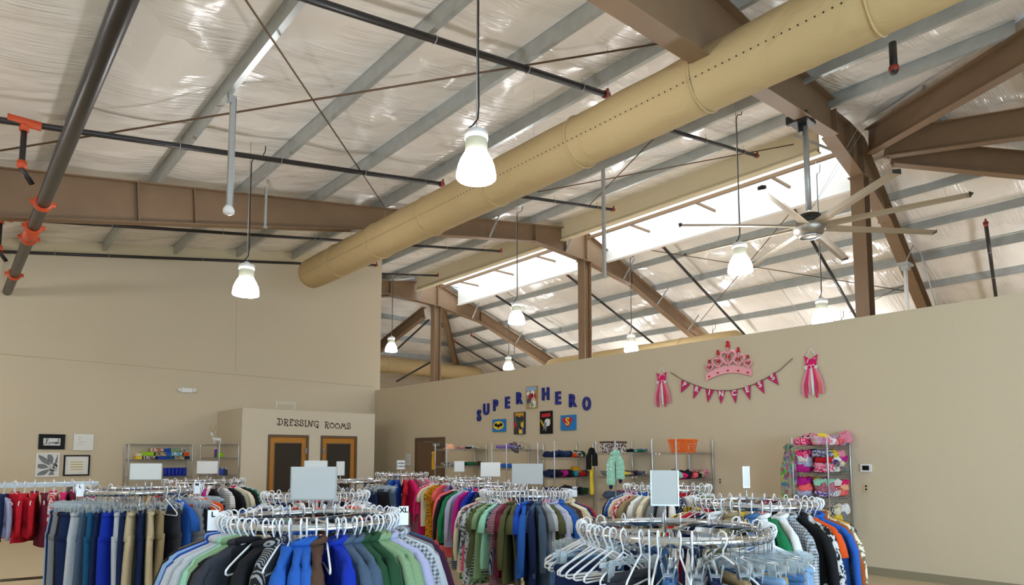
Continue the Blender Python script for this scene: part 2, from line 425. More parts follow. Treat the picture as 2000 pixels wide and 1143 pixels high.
# ------------------------------------------------------------------ dressing rooms
BX0, BX1, BY, BZ = 5.37, 8.92, 15.95, 2.81
D1 = (6.0, 7.04); D2 = (7.36, 8.39); DH = 2.19
b = MB()
for x0, x1, z0, z1 in ((BX0, D1[0], 0, BZ), (D1[1], D2[0], 0, BZ), (D2[1], BX1, 0, BZ), (D1[0], D1[1], DH, BZ), (D2[0], D2[1], DH, BZ)):
    b.box(x0, x1, BY, BY+.12, z0, z1)
b.box(BX0, BX0+.12, BY+.12, YF, 0, BZ); b.box(BX1-.12, BX1, BY+.12, YF, 0, BZ); b.box(BX0+.12, BX1-.12, BY+.12, YF, BZ-.1, BZ)
struct('wall_dressing_rooms', b, M['box'])
for i, (x0, x1) in enumerate((D1, D2)):
    b = MB(); f = .055
    b.box(x0, x0+f, BY-.02, BY+.1, 0, DH); b.box(x1-f, x1, BY-.02, BY+.1, 0, DH); b.box(x0+f, x1-f, BY-.02, BY+.1, DH-f, DH)
    d = struct('door_%d' % (i+1), b, M['frame'])
    b = MB(); a0, a1, zt = x0+f, x1-f, DH-f; q = .12
    b.box(a0, a0+q, BY+.02, BY+.06, .02, zt); b.box(a1-q, a1, BY+.02, BY+.06, .02, zt)
    b.box(a0+q, a1-q, BY+.02, BY+.06, zt-.15, zt); b.box(a0+q, a1-q, BY+.02, BY+.06, .02, .25)
    b.build('door_leaf', M['oak'], d)
    b = MB(); b.box(a0+q, a1-q, BY+.035, BY+.05, .25, zt-.15); b.build('dark_panel', M['mesh'], d)
    b = MB(); s = .012
    b.box(a0+q-s, a0+q+s, BY+.012, BY+.034, .25, zt-.15); b.box(a1-q-s, a1-q+s, BY+.012, BY+.034, .25, zt-.15); b.box(a0+q, a1-q, BY+.012, BY+.034, zt-.15-s, zt-.15+s)
    b.build('panel_trim', M['doorbrown'], d)
    hx = a1-.02 if i == 0 else a0+.02
    b = MB(); b.box(hx-.02, hx+.02, BY-.03, BY+.02, 1.72, 1.86); b.build('hinge', M['chromer'], d)
# lettering, curly strokes
def arc(cx, cy, r, a0, a1, n=8, ry=None):
    ry = ry or r
    return [(cx+r*math.cos(math.radians(a0+(a1-a0)*i/n)), cy+ry*math.sin(math.radians(a0+(a1-a0)*i/n))) for i in range(n+1)]
GL = {
 'D': ([[(.22,1),(.30,0)], [(.05,.98),(.3,1.0)]+arc(.3,.5,.42,85,-90,10,.5)+[(.12,.02)]+arc(.08,.12,.09,-90,-300,6)], .82),
 'R': ([[(.2,0),(.24,1)], [(.05,.96),(.24,1)]+arc(.38,.75,.25,80,-90,8)+[(.28,.5),(.5,.2),(.6,.02)]+arc(.6,-.04,.08,60,-250,6), [(.08,0),(.34,0)]], .80),
 'E': ([[(.2,0),(.24,1)], [(.08,.98),(.5,1)]+arc(.56,.88,.09,90,-120,5), [(.24,.52),(.46,.54)], [(.08,0),(.5,0),(.62,.12)]], .74),
 'S': ([arc(.5,.8,.09,-140,60,5)+arc(.36,.76,.24,40,250,8)+arc(.36,.26,.26,80,-150,9)+arc(.16,.2,.09,200,-20,5)], .72),
 'I': ([[(.2,1),(.24,0)], [(.08,1),(.34,1)], [(.1,0),(.38,0)]], .44),
 'N': ([arc(.12,.06,.09,250,-20,6)+[(.24,.3),(.27,.98)], [(.12,1.0),(.27,.98),(.48,.45),(.68,.0)], [(.68,0),(.70,.5),(.72,.88)]+arc(.82,.88,.09,180,20,5)], .98),
 'G': ([arc(.62,.8,.08,-120,60,5)+arc(.44,.5,.36,55,300,10,.48)+[(.66,.1),(.68,.4),(.48,.4)], [(.68,.4),(.66,-.05)]+arc(.58,-.08,.08,0,-200,5)], .86),
 'O': ([arc(.4,.42,.34,100,-250,14,.42)+arc(.36,.78,.08,20,-200,5)], .84),
 'M': ([arc(.1,.06,.08,250,-20,5)+[(.24,.4),(.34,.88)], [(.24,.9),(.34,.88),(.43,.6),(.52,.3)], [(.52,.3),(.61,.6),(.68,.88)], [(.68,.88),(.74,.5),(.8,.06)]+arc(.88,.06,.07,180,340,4)], 1.02)}
wl = thing('wall_lettering', 'curly dark brown vinyl letters reading dressing rooms above the two oak doors', 'wall lettering', (6.22, BY-.001, 0))
cur = 0; hgt = .155
words = [c for c in 'DRESSING'] + [' '] + [c for c in 'ROOMS']
tot = sum(.75 if c == ' ' else GL[c][1] for c in words); span = 1.99; kx = span/tot
for c in words:
    if c == ' ': cur += .75*kx; continue
    st, w = GL[c]; b = MB(); zb = 2.43-.10*(cur/span)*.55+rnd.uniform(-.006, .006)
    for s in st:
        pts = [(cur+p[0]*kx, 0, zb+p[1]*hgt) for p in s]
        b.tube(pts, .0125, 6, sy=1)
        if len(s) > 6:
            b.lathe([(.0,-.017),(.017,-.01),(.02,0),(.017,.01),(.0,.017)], 8, pts[-1] if c != 'D' else pts[0])
    for v in range(len(b.v)): b.v[v] = (b.v[v][0], b.v[v][1]*.35, b.v[v][2])
    b.build('letter', M['letter'], wl); cur += w*kx
# small wire easel on the roof of the dressing rooms
b = MB()
for z in (3.03, 2.99): b.tube([(6.30, BY+.3, z), (6.78, BY+.3, z)], .008, 6)
for x in (6.30, 6.78):
    b.tube([(x, BY+.3, BZ), (x, BY+.3, 3.03)], .010, 6); b.tube([(x+.06, BY+.62, BZ), (x+.06, BY+.62, 3.0), (x, BY+.3, 3.03)], .008, 6)
tag(b.build('wire_stand', M['white'], smooth=True), 'small white wire stand on top of the dressing room block', 'stand')

# ------------------------------------------------------------------ door in the partition wall
yA, yB = 15.5, 14.1
b = MB(); f = .07
b.box(XR-.04, XR-.001, yB, yB+f, 0, 2.16); b.box(XR-.04, XR-.001, yA-f, yA, 0, 2.16); b.box(XR-.04, XR-.001, yB+f, yA-f, 2.16-f, 2.16)
d3 = struct('door_3', b, M['frame'])
b = MB(); b.box(XR-.02, XR-.001, yB+f, yA-f, .01, 2.16-f); b.build('door_leaf', M['doorbrown'], d3)
b = MB(); b.box(XR-.09, XR-.02, yB+.12, yB+.45, 1.92, 2.0); b.build('door_closer', M['chromer'], d3)
b = MB(); b.beam((XR-.07, yB+.4, 2.03), (XR-.07, yB+.85, 2.05), .03, .02); b.build('closer_arm', M['chromer'], d3)
t = thing('notice_sheet', 'small grey framed notice on the partition wall beside the brown door', 'notice', (XR, at(798,900,x=XR).y, 1.56), mat=ON_RIGHT)
b = MB(); b.box(-.16, .16, -.19, .19, .002, .015); b.build('frame', M['cardgrey'], t)
b = MB(); b.box(-.13, .13, -.16, .16, .015, .018); b.build('paper', M['clearcoat'], t)
b = MB()
for k in range(7): b.box(-.1, .02+.07*(k % 3)*.5, .12-.035*k, .13-.035*k, .018, .019)
b.build('print', M['grey'], t)

# ------------------------------------------------------------------ steel frames
def bbot(x):
    pts = [(-5, 4.2), (.5, 5.36), (7.3, 6.72), (11.9, 7.5), (13.9, 7.37), (16.1, 7.02), (19.2, 5.85), (25, 3.72)]
    for (a, p), (c, q) in zip(pts, pts[1:]):
        if x <= c: return p+(q-p)*(x-a)/(c-a)
    return pts[-1][1]
def btop(x): return min(roofN(x), 8.3) if x < 13.95 else min(8.3-.42*(x-14), roofR(x)) if x < 15.3 else roofR(x)
def flanged(mb, xs, y, w=.22, tf=.018, tw=.012):
    for xa, xb in zip(xs, xs[1:]):
        ta, tb_, ba, bb_ = btop(xa)-.005, btop(xb)-.005, bbot(xa), bbot(xb)
        mb.prism([(xa, ba), (xb, bb_), (xb, tb_), (xa, ta)], 'y', y-tw/2, y+tw/2)
        for z0, z1, s in ((ta, tb_, -1), (ba, bb_, 1)):
            mb.prism([(xa, z0), (xb, z1), (xb, z1+s*tf), (xa, z0+s*tf)] if s > 0 else [(xa, z0-tf), (xb, z1-tf), (xb, z1), (xa, z0)], 'y', y-w/2, y+w/2)
YS = {'near': 5.1, 'middle': 12.75, 'far': 20.4}
def vplate(mb, x, y, w=.2, t=.02, lean=0):
    mb.prism([(x, bbot(x)+.01), (x+t, bbot(x)+.01), (x+t+lean, btop(x)-.02), (x+lean, btop(x)-.02)], 'y', y-w/2, y+w/2)
def nbot(x):
    pts = [(-5, 4.2), (1.5, 5.25), (4.3, 5.78), (6.0, 6.12), (8.2, 6.66), (11.9, 7.48)]
    for (a, p), (c, q) in zip(pts, pts[1:]):
        if x <= c: return p+(q-p)*(x-a)/(c-a)
    return pts[-1][1]
def skew(mb, xs, m, fb, ft, w=.24):
    """the near frame stands a few degrees askew in plan, turning about its column"""
    yy = lambda x: 5.1+m*(x-13.95)
    for xa, xb in zip(xs, xs[1:]):
        q = [(x, yy(x), z) for x, z in ((xa, fb(xa)), (xb, fb(xb)), (xb, ft(xb)), (xa, ft(xa)))]
        mb.add([(x, y-.006, z) for x, y, z in q]+[(x, y+.006, z) for x, y, z in q], [(0,1,2,3),(7,6,5,4),(0,4,5,1),(2,6,7,3)])
        mb.beam((xa, yy(xa), fb(xa)), (xb, yy(xb), fb(xb)), w, .018); mb.beam((xa, yy(xa), ft(xa)-.012), (xb, yy(xb), ft(xb)-.012), w, .018)
for nm, y in YS.items():
    lab = {'near': 'brown tapered steel roof frame nearest the camera, carrying the ceiling fan',
           'middle': 'brown tapered steel roof frame crossing the picture below the ceiling',
           'far': 'brown steel roof frame farthest away, seen beyond the tall far wall'}[nm]
    t = thing('roof_frame', lab, 'roof frame', (13.9, y, 0), group='brown steel roof frames')
    t.location = (0, 0, 0)
    x0 = {'near': -5, 'middle': -5, 'far': XR-3}[nm]
    if nm == 'near':
        b = MB(); skew(b, [1.5, 4.3, 6.0, 8.2, 11.9], .152, nbot, lambda x: roofN(x) if x < 8 else roofN(x)+(x-8)*.035)
    else:
        b = MB(); flanged(b, [x0, .5, 7.3, 11.9] if x0 < 0 else [x0, 7.3, 11.9], y)
    b.build('rafter', M['brown'], t)
    b = MB()
    if nm == 'near': skew(b, [11.92, 13.0, 14.0, 14.9, 16.08], .12, bbot, btop)
    else: flanged(b, [11.92, 13.0, 14.0, 14.9, 16.08], y)
    b.build('haunch', M['brown'], t)
    b = MB()
    if nm == 'near': skew(b, [16.1, 19.2, 24.5], .12, bbot, btop)
    else: flanged(b, [16.1, 19.2, 25], y)
    b.build('rafter', M['brown'], t)
    # column
    b = MB(); cx = 13.95; zt = 7.37; cw = .15
    b.box(cx-cw, cx-cw+.016, y-.13, y+.13, 0, zt); b.box(cx+cw-.016, cx+cw, y-.13, y+.13, 0, zt); b.box(cx-cw+.016, cx+cw-.016, y-.006, y+.006, 0, zt)
    b.box(cx-.2, cx+.2, y-.16, y+.16, zt-.02, zt-.001)
    b.build('column', M['brown'], t)
    for xx in ([2.38, 3.3, 11.9, 13.1, 13.97, 16.08] if nm != 'far' else [11.9, 13.97, 16.08]):
        if nm == 'near' and xx < 8: continue
        b = MB(); vplate(b, xx, y if nm != 'near' else 5.1+.15*(xx-13.95), lean=-.05 if xx < 6 else 0); b.build('stiffener_plate', M['brown'], t)
# brown ridge member and its short struts
t = thing('ridge_tie', 'thin brown ridge tie running through the bright skylight opening', 'beam', (0,0,0))
b = MB(); b.box(13.96, 14.04, 5.3, 20.2, 8.02, 8.1); b.build('bar', M['brown'], t)
for y in (7.0, 9.0, 11.1, 14.9, 17.0, 19.0):
    b = MB(); b.box(14.04, 14.88, y-.03, y+.03, 8.02, 8.07); b.build('strut', M['brown'], t)
# hip and end rafters at the two ridge ends
def ibeam(p0, p1, depth, w=.2, name='hip_rafter', label='', cat='beam', group=None):
    p0, p1 = Vector(p0), Vector(p1); b = MB(); dz = Vector((0,0,depth))
    b.beam(p0-dz/2, p1-dz/2, .014, depth); b.beam(p0-Vector((0,0,.01)), p1-Vector((0,0,.01)), w, .02); b.beam(p0-dz, p1-dz, w, .02)
    return tag(b.build(name, M['brown']), label, cat, group)
ibeam(HA+L1*.08, HA+L1*2.9, .52, label='heavy brown valley beam rising from the near column towards the top right corner', group='beams fanning out of the near column')
ibeam(HA+L2*.5+Vector((0,0,-.02)), HA+L2*10.5, .52, label='level brown end rafter, middle one of three beams fanning right from the column', name='end_rafter', group='beams fanning out of the near column')
ibeam(HA+L3*.5+Vector((0,0,-.05)), HA+L3*10, .5, label='lowest of the three brown beams fanning right from the near column', group='beams fanning out of the near column')
ibeam(HC+L4*.4, HC+L4*9, .4, label='brown hip rafter going steeply down behind the farthest column', group='beams at the far ridge end')
ibeam(HC+L5*.9+Vector((0,0,-.5)), HC+L5*9+Vector((0,0,-.1)), .42, label='brown end rafter sloping down left beside the tall far wall edge', name='end_rafter', group='beams at the far ridge end')
ibeam(HC+L6*.35, HC+L6*8, .4, label='brown hip rafter just under the far roof frame at the wall edge', group='beams at the far ridge end')

# ------------------------------------------------------------------ purlins (Z sections)
def purlin(p0, p1, label, lean=1, group=None, dep=PD):
    p0, p1 = Vector(p0), Vector(p1); b = MB(); up = Vector((0,0,1)); d = (p1-p0).normalized(); s = d.cross(up).normalized()*lean
    b.beam(p0+up*dep/2, p1+up*dep/2, .006, dep)
    b.beam(p0+s*.035+up*.003, p1+s*.035+up*.003, .07, .005); b.beam(p0-s*.035+up*(dep-.003), p1-s*.035+up*(dep-.003), .07, .005)
    b.beam(p0+s*.068+up*.011, p1+s*.068+up*.011, .004, .016)
    return tag(b.build('purlin', M['galv']), label, 'purlin', group)
ordw = ['first', 'second', 'third', 'fourth', 'fifth', 'sixth', 'seventh', 'eighth']
n = 0
for k in range(-4, 8):
    x = P0+PS*k
    ya = max(-5.9, yl(x)+.1); yb = YF-.05 if x < XR else yh(x)-.1
    z = roofN(x)
    w = ordw[k] if 0 <= k < 8 else None
    lab = 'galvanised purlin on the near roof slope, %s from the left edge of the photo' % w if w else 'galvanised purlin left of the sprinkler main, %s one from it' % ordw[-k-1]
    purlin((x, ya, z), (x, yb, z), lab, 1, 'purlins of the near roof slope')
for k in range(6):
    x = 16.03+1.55*k*.78
    if x > 24: continue
    ya = HA.y-(x-14)/.73+.1; yb = HC.y+(x-14)/.89-.1
    purlin((x, max(-6, ya), roofR(x)), (x, min(29.7, yb), roofR(x)), 'galvanised purlin beyond the ridge, %s below the skylight' % ordw[k], 1, 'purlins of the slope beyond the ridge')
for k in range(1, 6):
    t = 1.5*k
    a, c = HC+L6*t, HC+L4*t
    purlin(a, c, 'galvanised purlin of the far roof end beyond the far wall edge, %s down' % ordw[k-1], -1, 'purlins of the far roof end')
for k in range(1, 6):
    t = 1.5*k
    a, c = HA+L2*t, HA+L3*t
    purlin(c, a, 'galvanised purlin between the two lower fanning beams, %s out from the column' % ordw[k-1], 1, 'purlins of the near roof end')
    a, c = HA+L1*t*.3154, HA+L2*t
    purlin(c, a, 'galvanised purlin between the two upper fanning beams, %s out from the column' % ordw[k-1], 1, 'purlins of the near roof end')
# flange braces: short galvanised angles from purlin to the bottom flange
def brace(x, y, lab, dy=-.55, up=0.0, w=.05):
    b = MB(); zt = (roofN(x) if x < 13.9 else roofR(x))+.02
    b.beam((x, y+dy, zt), (x+.02, y-.1 if dy < 0 else y+.1, bbot(x)+.02), w, .006); b.beam((x, y+dy, zt), (x+.02, y-.1 if dy < 0 else y+.1, bbot(x)+.02), .006, w)
    tag(b.build('flange_brace', M['galvd']), lab, 'brace', 'flange braces on the roof frames')
brace(10.25, 12.75, 'short galvanised brace on the middle frame just right of the duct')
brace(13.05, 12.75, 'galvanised brace from the cream fascia down to the middle frame')
brace(15.6, 12.75, 'pale brace under the skylight board on the middle frame'); brace(17.3, 12.75, 'pale brace halfway down the middle frame beyond the ridge')
brace(19.0, 12.75, 'pale brace low on the middle frame, just above the partition wall')
brace(13.05, 20.4, 'galvanised brace from fascia to farthest frame, above far column'); brace(15.6, 20.4, 'pale brace on the farthest frame right of its column')
brace(17.9, 20.4, 'pale brace halfway down the farthest frame'); brace(20.2, 20.4, 'pale brace at the low end of the farthest frame')
brace(12.6, 4.9, 'pale brace between near frame and cream fascia behind the fan rod', .9)

# ------------------------------------------------------------------ bracing rods
def rod(p0, p1, lab, r=.012, m='rod', name='bracing_rod', group='bracing rods under the roof', cat='rod'):
    b = MB(); b.tube([p0, p1], r, 6); return tag(b.build(name, M[m], smooth=True), lab, cat, group)
RN = dict(n=(-.158,0,1), d=6.0); RR = dict(n=(.37,0,1), d=7.6+.37*15.3)
rod(at(480,0,**RN)+(at(480,0,**RN)-at(755,410,**RN))*.3, at(755,410,**RN), 'thin brown bracing rod running down from the top left to the duct', .013)
rod(at(-60,304,**RN), at(1320,80,**RN), 'long brown bracing rod crossing the ceiling from left edge to near frame', .014)
rod(at(1050,375,**RN), at(1550,282,**RN), 'dark bracing rod between duct and cream fascia, the flatter of two', .012)
rod(at(1285,262,**RN), at(1150,402,**RN), 'dark bracing rod between duct and fascia, the steeper of two', .012)
rod(at(1265,488,**RR), at(1765,568,**RR), 'thin dark bracing rod beyond the ridge, behind the fan', .012)
rod(at(1345,655,**RR), at(1540,420,**RR), 'thin dark bracing rod rising from the middle frame to the fan', .012)
rod(at(1500,528,**RR), at(1580,640,**RR), 'thin grey rod between the two right-hand hanging lamps', .012, 'galvd')
rod(at(1660,610,**RR), at(1790,545,**RR), 'thin brown rod low behind the near column', .010)

# ------------------------------------------------------------------ sprinkler pipes
def pipe(p0, p1, r, lab, ends=(0, 1), hangers=(), group='black sprinkler branch pipes'):
    p0, p1 = Vector(p0), Vector(p1)
    t = thing('sprinkler_pipe', lab, 'pipe', p0, group=group); v = p1-p0
    b = MB(); b.tube([(0,0,0), v], r, 10); b.build('pipe', M['black'], t, True)
    if ends[0]:
        b = MB(); d = v.normalized(); b.tube([d*.0, d*.07], r*1.3, 10); b.tube([d*.02, d*.02+Vector((0,0,.10))], r*.5, 8); b.build('end_coupling', M['redc'], t, True)
    if ends[1]:
        b = MB(); d = v.normalized(); b.tube([v-d*.10, v-d*.03], r*1.3, 10); b.tube([v-d*.02, v-d*.02+Vector((0,0,.10))], r*.5, 8); b.build('end_coupling', M['redc'], t, True)
    for h in hangers:
        q = v*h; b = MB()
        b.tube([q+Vector((0, r*1.15*math.cos(a), r*1.15*math.sin(a))) for a in [2*PI*i/10 for i in range(10)]], .005, 5, closed=True)
        b.tube([q+Vector((0,0,r)), q+Vector((0,0,.14))], .005, 5)
        b.build('pipe_hanger', M['galvd'], t, True)
    return t
def onN(x, y, d=5.94): return Vector((x, y, d+.158*x))
pipe(onN(-3, 10.45), onN(7.3, 10.45), .042, 'black sprinkler pipe across the ceiling, left of the duct, behind the first lamp', (0,1), (.39,.53,.68,.83))
pipe(onN(9.3, 10.5), onN(12.63, 10.5), .036, 'black sprinkler pipe stub right of the duct over the middle frame', (0,1), (.35,.8))
pipe(onN(-1, 6.15), onN(7.3, 6.15), .046, 'thick black sprinkler pipe descending from the top centre to the duct', (0,1), (.62,.8,.93))
pipe(onN(8.6, 6.55), onN(12.55, 6.55), .036, 'black sprinkler pipe ending near the lamp cord by the skylight', (0,1), (.5,.85))
pipe(onN(-3, 15.0), onN(7.7, 15.0), .036, 'black sprinkler pipe just behind and below the middle frame', (0,0), (.5,.7,.9))
pipe(onN(9.2, 15.0), onN(12.66, 15.0), .036, 'short black sprinkler pipe under the cream fascia, above third lamp', (0,1), (.4,.8))
pipe(onN(-3, 17.6), onN(7.4, 17.6), .036, 'black sprinkler pipe along the top of the tall far wall', (0,0), (.45,.55,.75))
pipe(onN(8.7, 17.45), onN(9.75, 17.45), .036, 'very short black pipe at the top right corner of the far wall', (0,1))
pipe(onN(10.4, 18.6), onN(12.8, 18.6), .036, 'black sprinkler pipe beyond the far wall edge, beside the cream fascia', (0,1), (.5,))
def onR(x, y, d=-.12): return Vector((x, y, roofR(x)+d))
for (q, w, lab) in (((1105,535),(1300,690),'black sloping sprinkler pipe beyond the ridge just right of the middle column'),
                    ((1293,480),(1460,660),'black sloping sprinkler pipe between skylight and partition wall, left of the fan'),
                    ((965,575),(1140,690),'black sloping sprinkler pipe passing behind the third lamp'),
                    ((920,655),(1055,735),'black sloping sprinkler pipe over the partition wall, left of farthest lamp'),
                    ((888,667),(1010,742),'leftmost black sloping sprinkler pipe over the partition wall beyond the ridge'),
                    ((1548,405),(1690,650),'black sloping sprinkler pipe behind the fan hub'),
                    ((1925,435),(1948,600),'steep black sprinkler pipe near the right edge of the photo')):
    pipe(at(*q, **RR), at(*w, **RR), .04, lab, (1,0), (.3,.6))
pipe(at(775,745,y=24), at(840,708,y=24.6), .04, 'low black pipe seen under the far beige duct', (0,0)); pipe(at(775,683,y=22.6), at(845,618,y=23.4), .04, 'black pipe rising right of the small lamp beyond the far wall', (0,0))
pipe(HA+L3*2.3+Vector((.1,-.3,-.25)), HA+L3*2.3+Vector((1.9,-2.3,-.3)), .04, 'black pipe above the lowest fanning beam at the right edge', (1,0))
pipe((9.75, 3.05, 7.45), (9.75, 3.05, 7.0), .05, 'short vertical black pipe drop with red coupling near the top right', (0,1))
# big main on the left
t = thing('sprinkler_main', 'thick dark sprinkler main running up the left edge with orange couplings', 'pipe', (.89, 0, 5.22))
b = MB(); b.tube([(0, -4, 0), (0, 17.7, 0)], .085, 16); b.build('pipe', M['black'], t, True)
for y in (11.1, 12.35, 13.05, 15.9):
    b = MB(); b.tube([(0, y-.05, 0), (0, y+.05, 0)], .115, 14); b.box(-.15, .15, y-.025, y+.025, -.03, .03); b.build('coupling', M['orange'], t, True)
b = MB(); b.tube([(0, 12.4, 0), (0, 13.0, 0)], .105, 14); b.build('valve_body', M['orange'], t, True)
for y, zz in ((10.45, onN(.7, 0).z), (15.0, onN(.7, 0).z), (17.6, onN(.7,0).z)):
    b = MB(); b.tube([(-.18, y, .02), (-.3, y, .2), (-.3, y, zz-5.22)], .035, 8); b.build('riser', M['black'], t, True)
    b = MB(); b.tube([(-.48, y, zz-5.22), (-.12, y, zz-5.22)], .06, 10); b.tube([(-.3, y, zz-5.22-.12), (-.3, y, zz-5.22)], .055, 10); b.build('tee_fitting', M['orange'], t, True)
    b = MB(); b.tube([(-.3, y, .2), (-.3, y, .3)], .055, 10); b.build('elbow_coupling', M['orange'], t, True)

# ------------------------------------------------------------------ fabric ducts
def duct(p0, p1, r, lab, seams, dots=True, droop=0, seed=0, cap0=True, group=None):
    p0, p1 = Vector(p0), Vector(p1); v = p1-p0; L = v.length; d = v.normalized()
    s = d.cross(Vector((0,0,1))).normalized(); up = Vector((0,0,1))
    t = thing('fabric_duct', lab, 'duct', p0, group=group)
    n = 28; N = int(L*5); b = MB(); vs = []
    for i in range(N+1):
        u = L*i/N; e = min(u if cap0 else 9, L-u)
        rr = r*(1 if e > .25 else math.sqrt(max(.02, 1-((.25-e)/.25)**2*.7)))
        for k in range(n):
            a = 2*PI*k/n
            q = rr*(1+.03*noise.noise(Vector((u*1.3, math.cos(a)*1.5, math.sin(a)*1.5+seed)))+.02*noise.noise(Vector((u*4, math.cos(a)*3, math.sin(a)*3+seed))))
            vs.append(d*u+s*q*math.cos(a)+up*q*math.sin(a))
    b.add(vs, [(i*n+k, i*n+(k+1) % n, (i+1)*n+(k+1) % n, (i+1)*n+k) for i in range(N) for k in range(n)]+[tuple(range(n-1,-1,-1)), tuple(N*n+k for k in range(n))])
    if dots:
        b.mi = 1
        for i in range(int(L/.085)):
            u = .3+i*.085
            if u > L-.3: break
            for a in (PI+.33,):
                c = d*u+s*r*1.012*math.cos(a)+up*r*1.012*math.sin(a)
                nrm = (s*math.cos(a)+up*math.sin(a)); tg = nrm.cross(d)
                b.add([c+nrm*.006+(d*math.cos(q)+tg*math.sin(q))*.010 for q in [PI/3*j for j in range(6)]], [(0,1,2,3,4,5)])
    b.build('fabric_tube', [M['duct'], M['dark']], t, True)
    for u in seams:
        b = MB(); b.tube([d*u+s*r*1.02*math.cos(a)+up*r*1.02*math.sin(a) for a in [2*PI*k/28 for k in range(28)]], .012, 6, closed=True); b.build('seam_band', M['duct'], t, True)
    if dots:
        b = MB(); b.tube([d*.3+up*(r+.03), d*(L-.3)+up*(r+.03)], .006, 5); b.build('top_cable', M['galvd'], t, True)
        b = MB(); u = 1.0
        while u < L-.3:
            b.tube([d*u+up*r, d*u+up*(r+.9)], .003, 4); u += 1.5
        b.build('suspension_wires', M['galvd'], t)
    return t
duct((6.64, -5.9, 6.13), (6.64, 15.3, 6.13), .36, 'big beige fabric air duct running diagonally under the near ceiling', [1.9, 4.0, 6.2, 8.1, 10.0, 12.0, 13.9, 15.8, 17.7, 19.5], seed=1)
fd = at(938,722,y=26.0)
duct((12.5, 26.0, fd.z-.25+.0), (fd.x, 26.0, fd.z-.25), .36, 'distant beige fabric duct across the opening beyond the far wall', [2.5, 5], dots=False, seed=4)
duct((17.2, 9.6, 4.95), (17.2, 17.6, 4.95), .36, 'beige fabric duct lying just above the partition wall top beyond the ridge', [2, 4, 6], dots=False, seed=6)

# ------------------------------------------------------------------ hanging lamps
def lamp_cord(h):
    pts = [(0,0,h), (.0,0,.36)]
    return pts
def lamp(loc, top, lab, wav=.12, group='bell shaped hanging lamps'):
    t = thing('hanging_lamp', lab, 'lamp', loc, group=group); r = .205
    b = MB(); b.lathe([(.0,0),(r*.96,0),(r,.01),(r,.05),(r*.93,.13),(r*.80,.20),(r*.64,.26),(r*.58,.28)], 28); b.build('bell_shade', M['bell'], t, True)
    b = MB(); b.lathe([(r*.58,.28),(r*.57,.30),(r*.56,.40),(r*.55,.42)], 28); b.build('neck', M['neck'], t, True)
    b = MB(); b.lathe([(r*.56,.42),(r*.60,.425),(r*.60,.50),(r*.5,.51),(r*.2,.515),(r*.2,.55),(.01,.55)], 24); b.build('cap', M['white'], t, True)
    h = top-loc[2]
    b = MB(); b.tube([(0,0,.55), (0,0,h)], .006, 5); b.build('chain', M['galvd'], t, True)
    b = MB(); b.tube([(-.1,0,.52), (-.05,0,.56), (.02,.0,.66), (.03,0,.8), (.02,0,h*.6), (.02,0,h-.35), (wav*.5,0,h-.25), (wav*1.6,0,h-.2), (wav*2,0,h-.08), (wav*2,0,h)], .009, 6); b.build('power_cord', M['cord'], t, True)
    return t
def dep(px, py, d): return CAM+(DV*FPX+RV*(px-PX0)-UV*(py-PY0))*(d/FPX)
lamps = [((930,350),6.75,'largest nearest bell lamp glowing in front of the beige duct',.17),
 ((480,577),10.6,'bell lamp glowing against the tall far wall at left',.12),
 ((1009,632),15.9,'bell lamp hanging below the skylight between far and middle columns',.1),
 ((1446,532),11.2,'bell lamp hanging left of the ceiling fan',.12),
 ((1606,631),13.8,'bell lamp hanging over the partition wall below the fan, left of near column',.1),
 ((1233,687),19.2,'bell lamp hanging over the partition wall right of the middle column',.1),
 ((764,687),22.5,'small bell lamp just right of the far wall edge',.1),
 ((993,722),25.5,'smallest farthest bell lamp peeping over the partition wall',.1)]
for q, d, lab, wv in lamps:
    p = dep(*q, d); x = p.x
    top = (roofN(x)+PD-.03 if x < 13 else 8.0 if x < 15 else roofR(x))
    lamp(p, top, lab, wv)
for p in ((3.9, -1.2, 4.6), (9.0, -2.0, 4.6), (-2.2, 3.0, 4.4), (-2.4, 9.0, 4.4), (-2.2, 15, 4.4), (18.5, 2.5, 4.8), (20, 8, 4.8), (20, 16, 4.8), (19.5, 12, 4.8), (18, 20.5, 4.8)):  # unseen lamps added to brighten the room and the slope beyond the ridge
    lamp(p, roofN(p[0]) if p[0] < 13 else roofR(p[0]), 'bell lamp hanging out of the photographed view, at metre %d by %d' % (p[0], p[1]), .1)

# ------------------------------------------------------------------ ceiling fan
fc = (10.33, 4.56); fz = at(1569,449,x=fc[0]).z; mz = nbot(fc[0])
t = thing('ceiling_fan', 'huge eight bladed metal ceiling fan hanging from the near roof frame', 'ceiling fan', (fc[0], fc[1], fz))
b = MB(); b.tube([(0,0,.3), (-.02,.0,mz-fz-.12)], .045, 14); b.build('down_rod', M['galvd'], t, True)
b = MB(); b.box(-.16,.16,-.1,.2, mz-fz-.06, mz-fz-.001); b.tube([(0,.05,mz-fz-.2),(0,.05,mz-fz-.06)], .07, 10); b.box(-.22,-.14,-.12,.22,mz-fz-.08,mz-fz+.05)
b.build('mounting_bracket', M['fand'], t)
b = MB(); b.lathe([(.10,.22),(.17,.21),(.20,.14),(.20,.06)], 24); b.build('motor', M['fand'], t, True)
b = MB(); b.lathe([(.0,-.14),(.14,-.14),(.19,-.11),(.24,-.06),(.25,.0),(.25,.05),(.2,.06)], 28); b.build('hub', M['fanm'], t, True)
b = MB(); b.tube([(.16*math.cos(a), .16*math.sin(a), -.142) for a in [2*PI*k/24 for k in range(24)]], .012, 6, closed=True); b.build('hub_ring', M['chromer'], t, True)
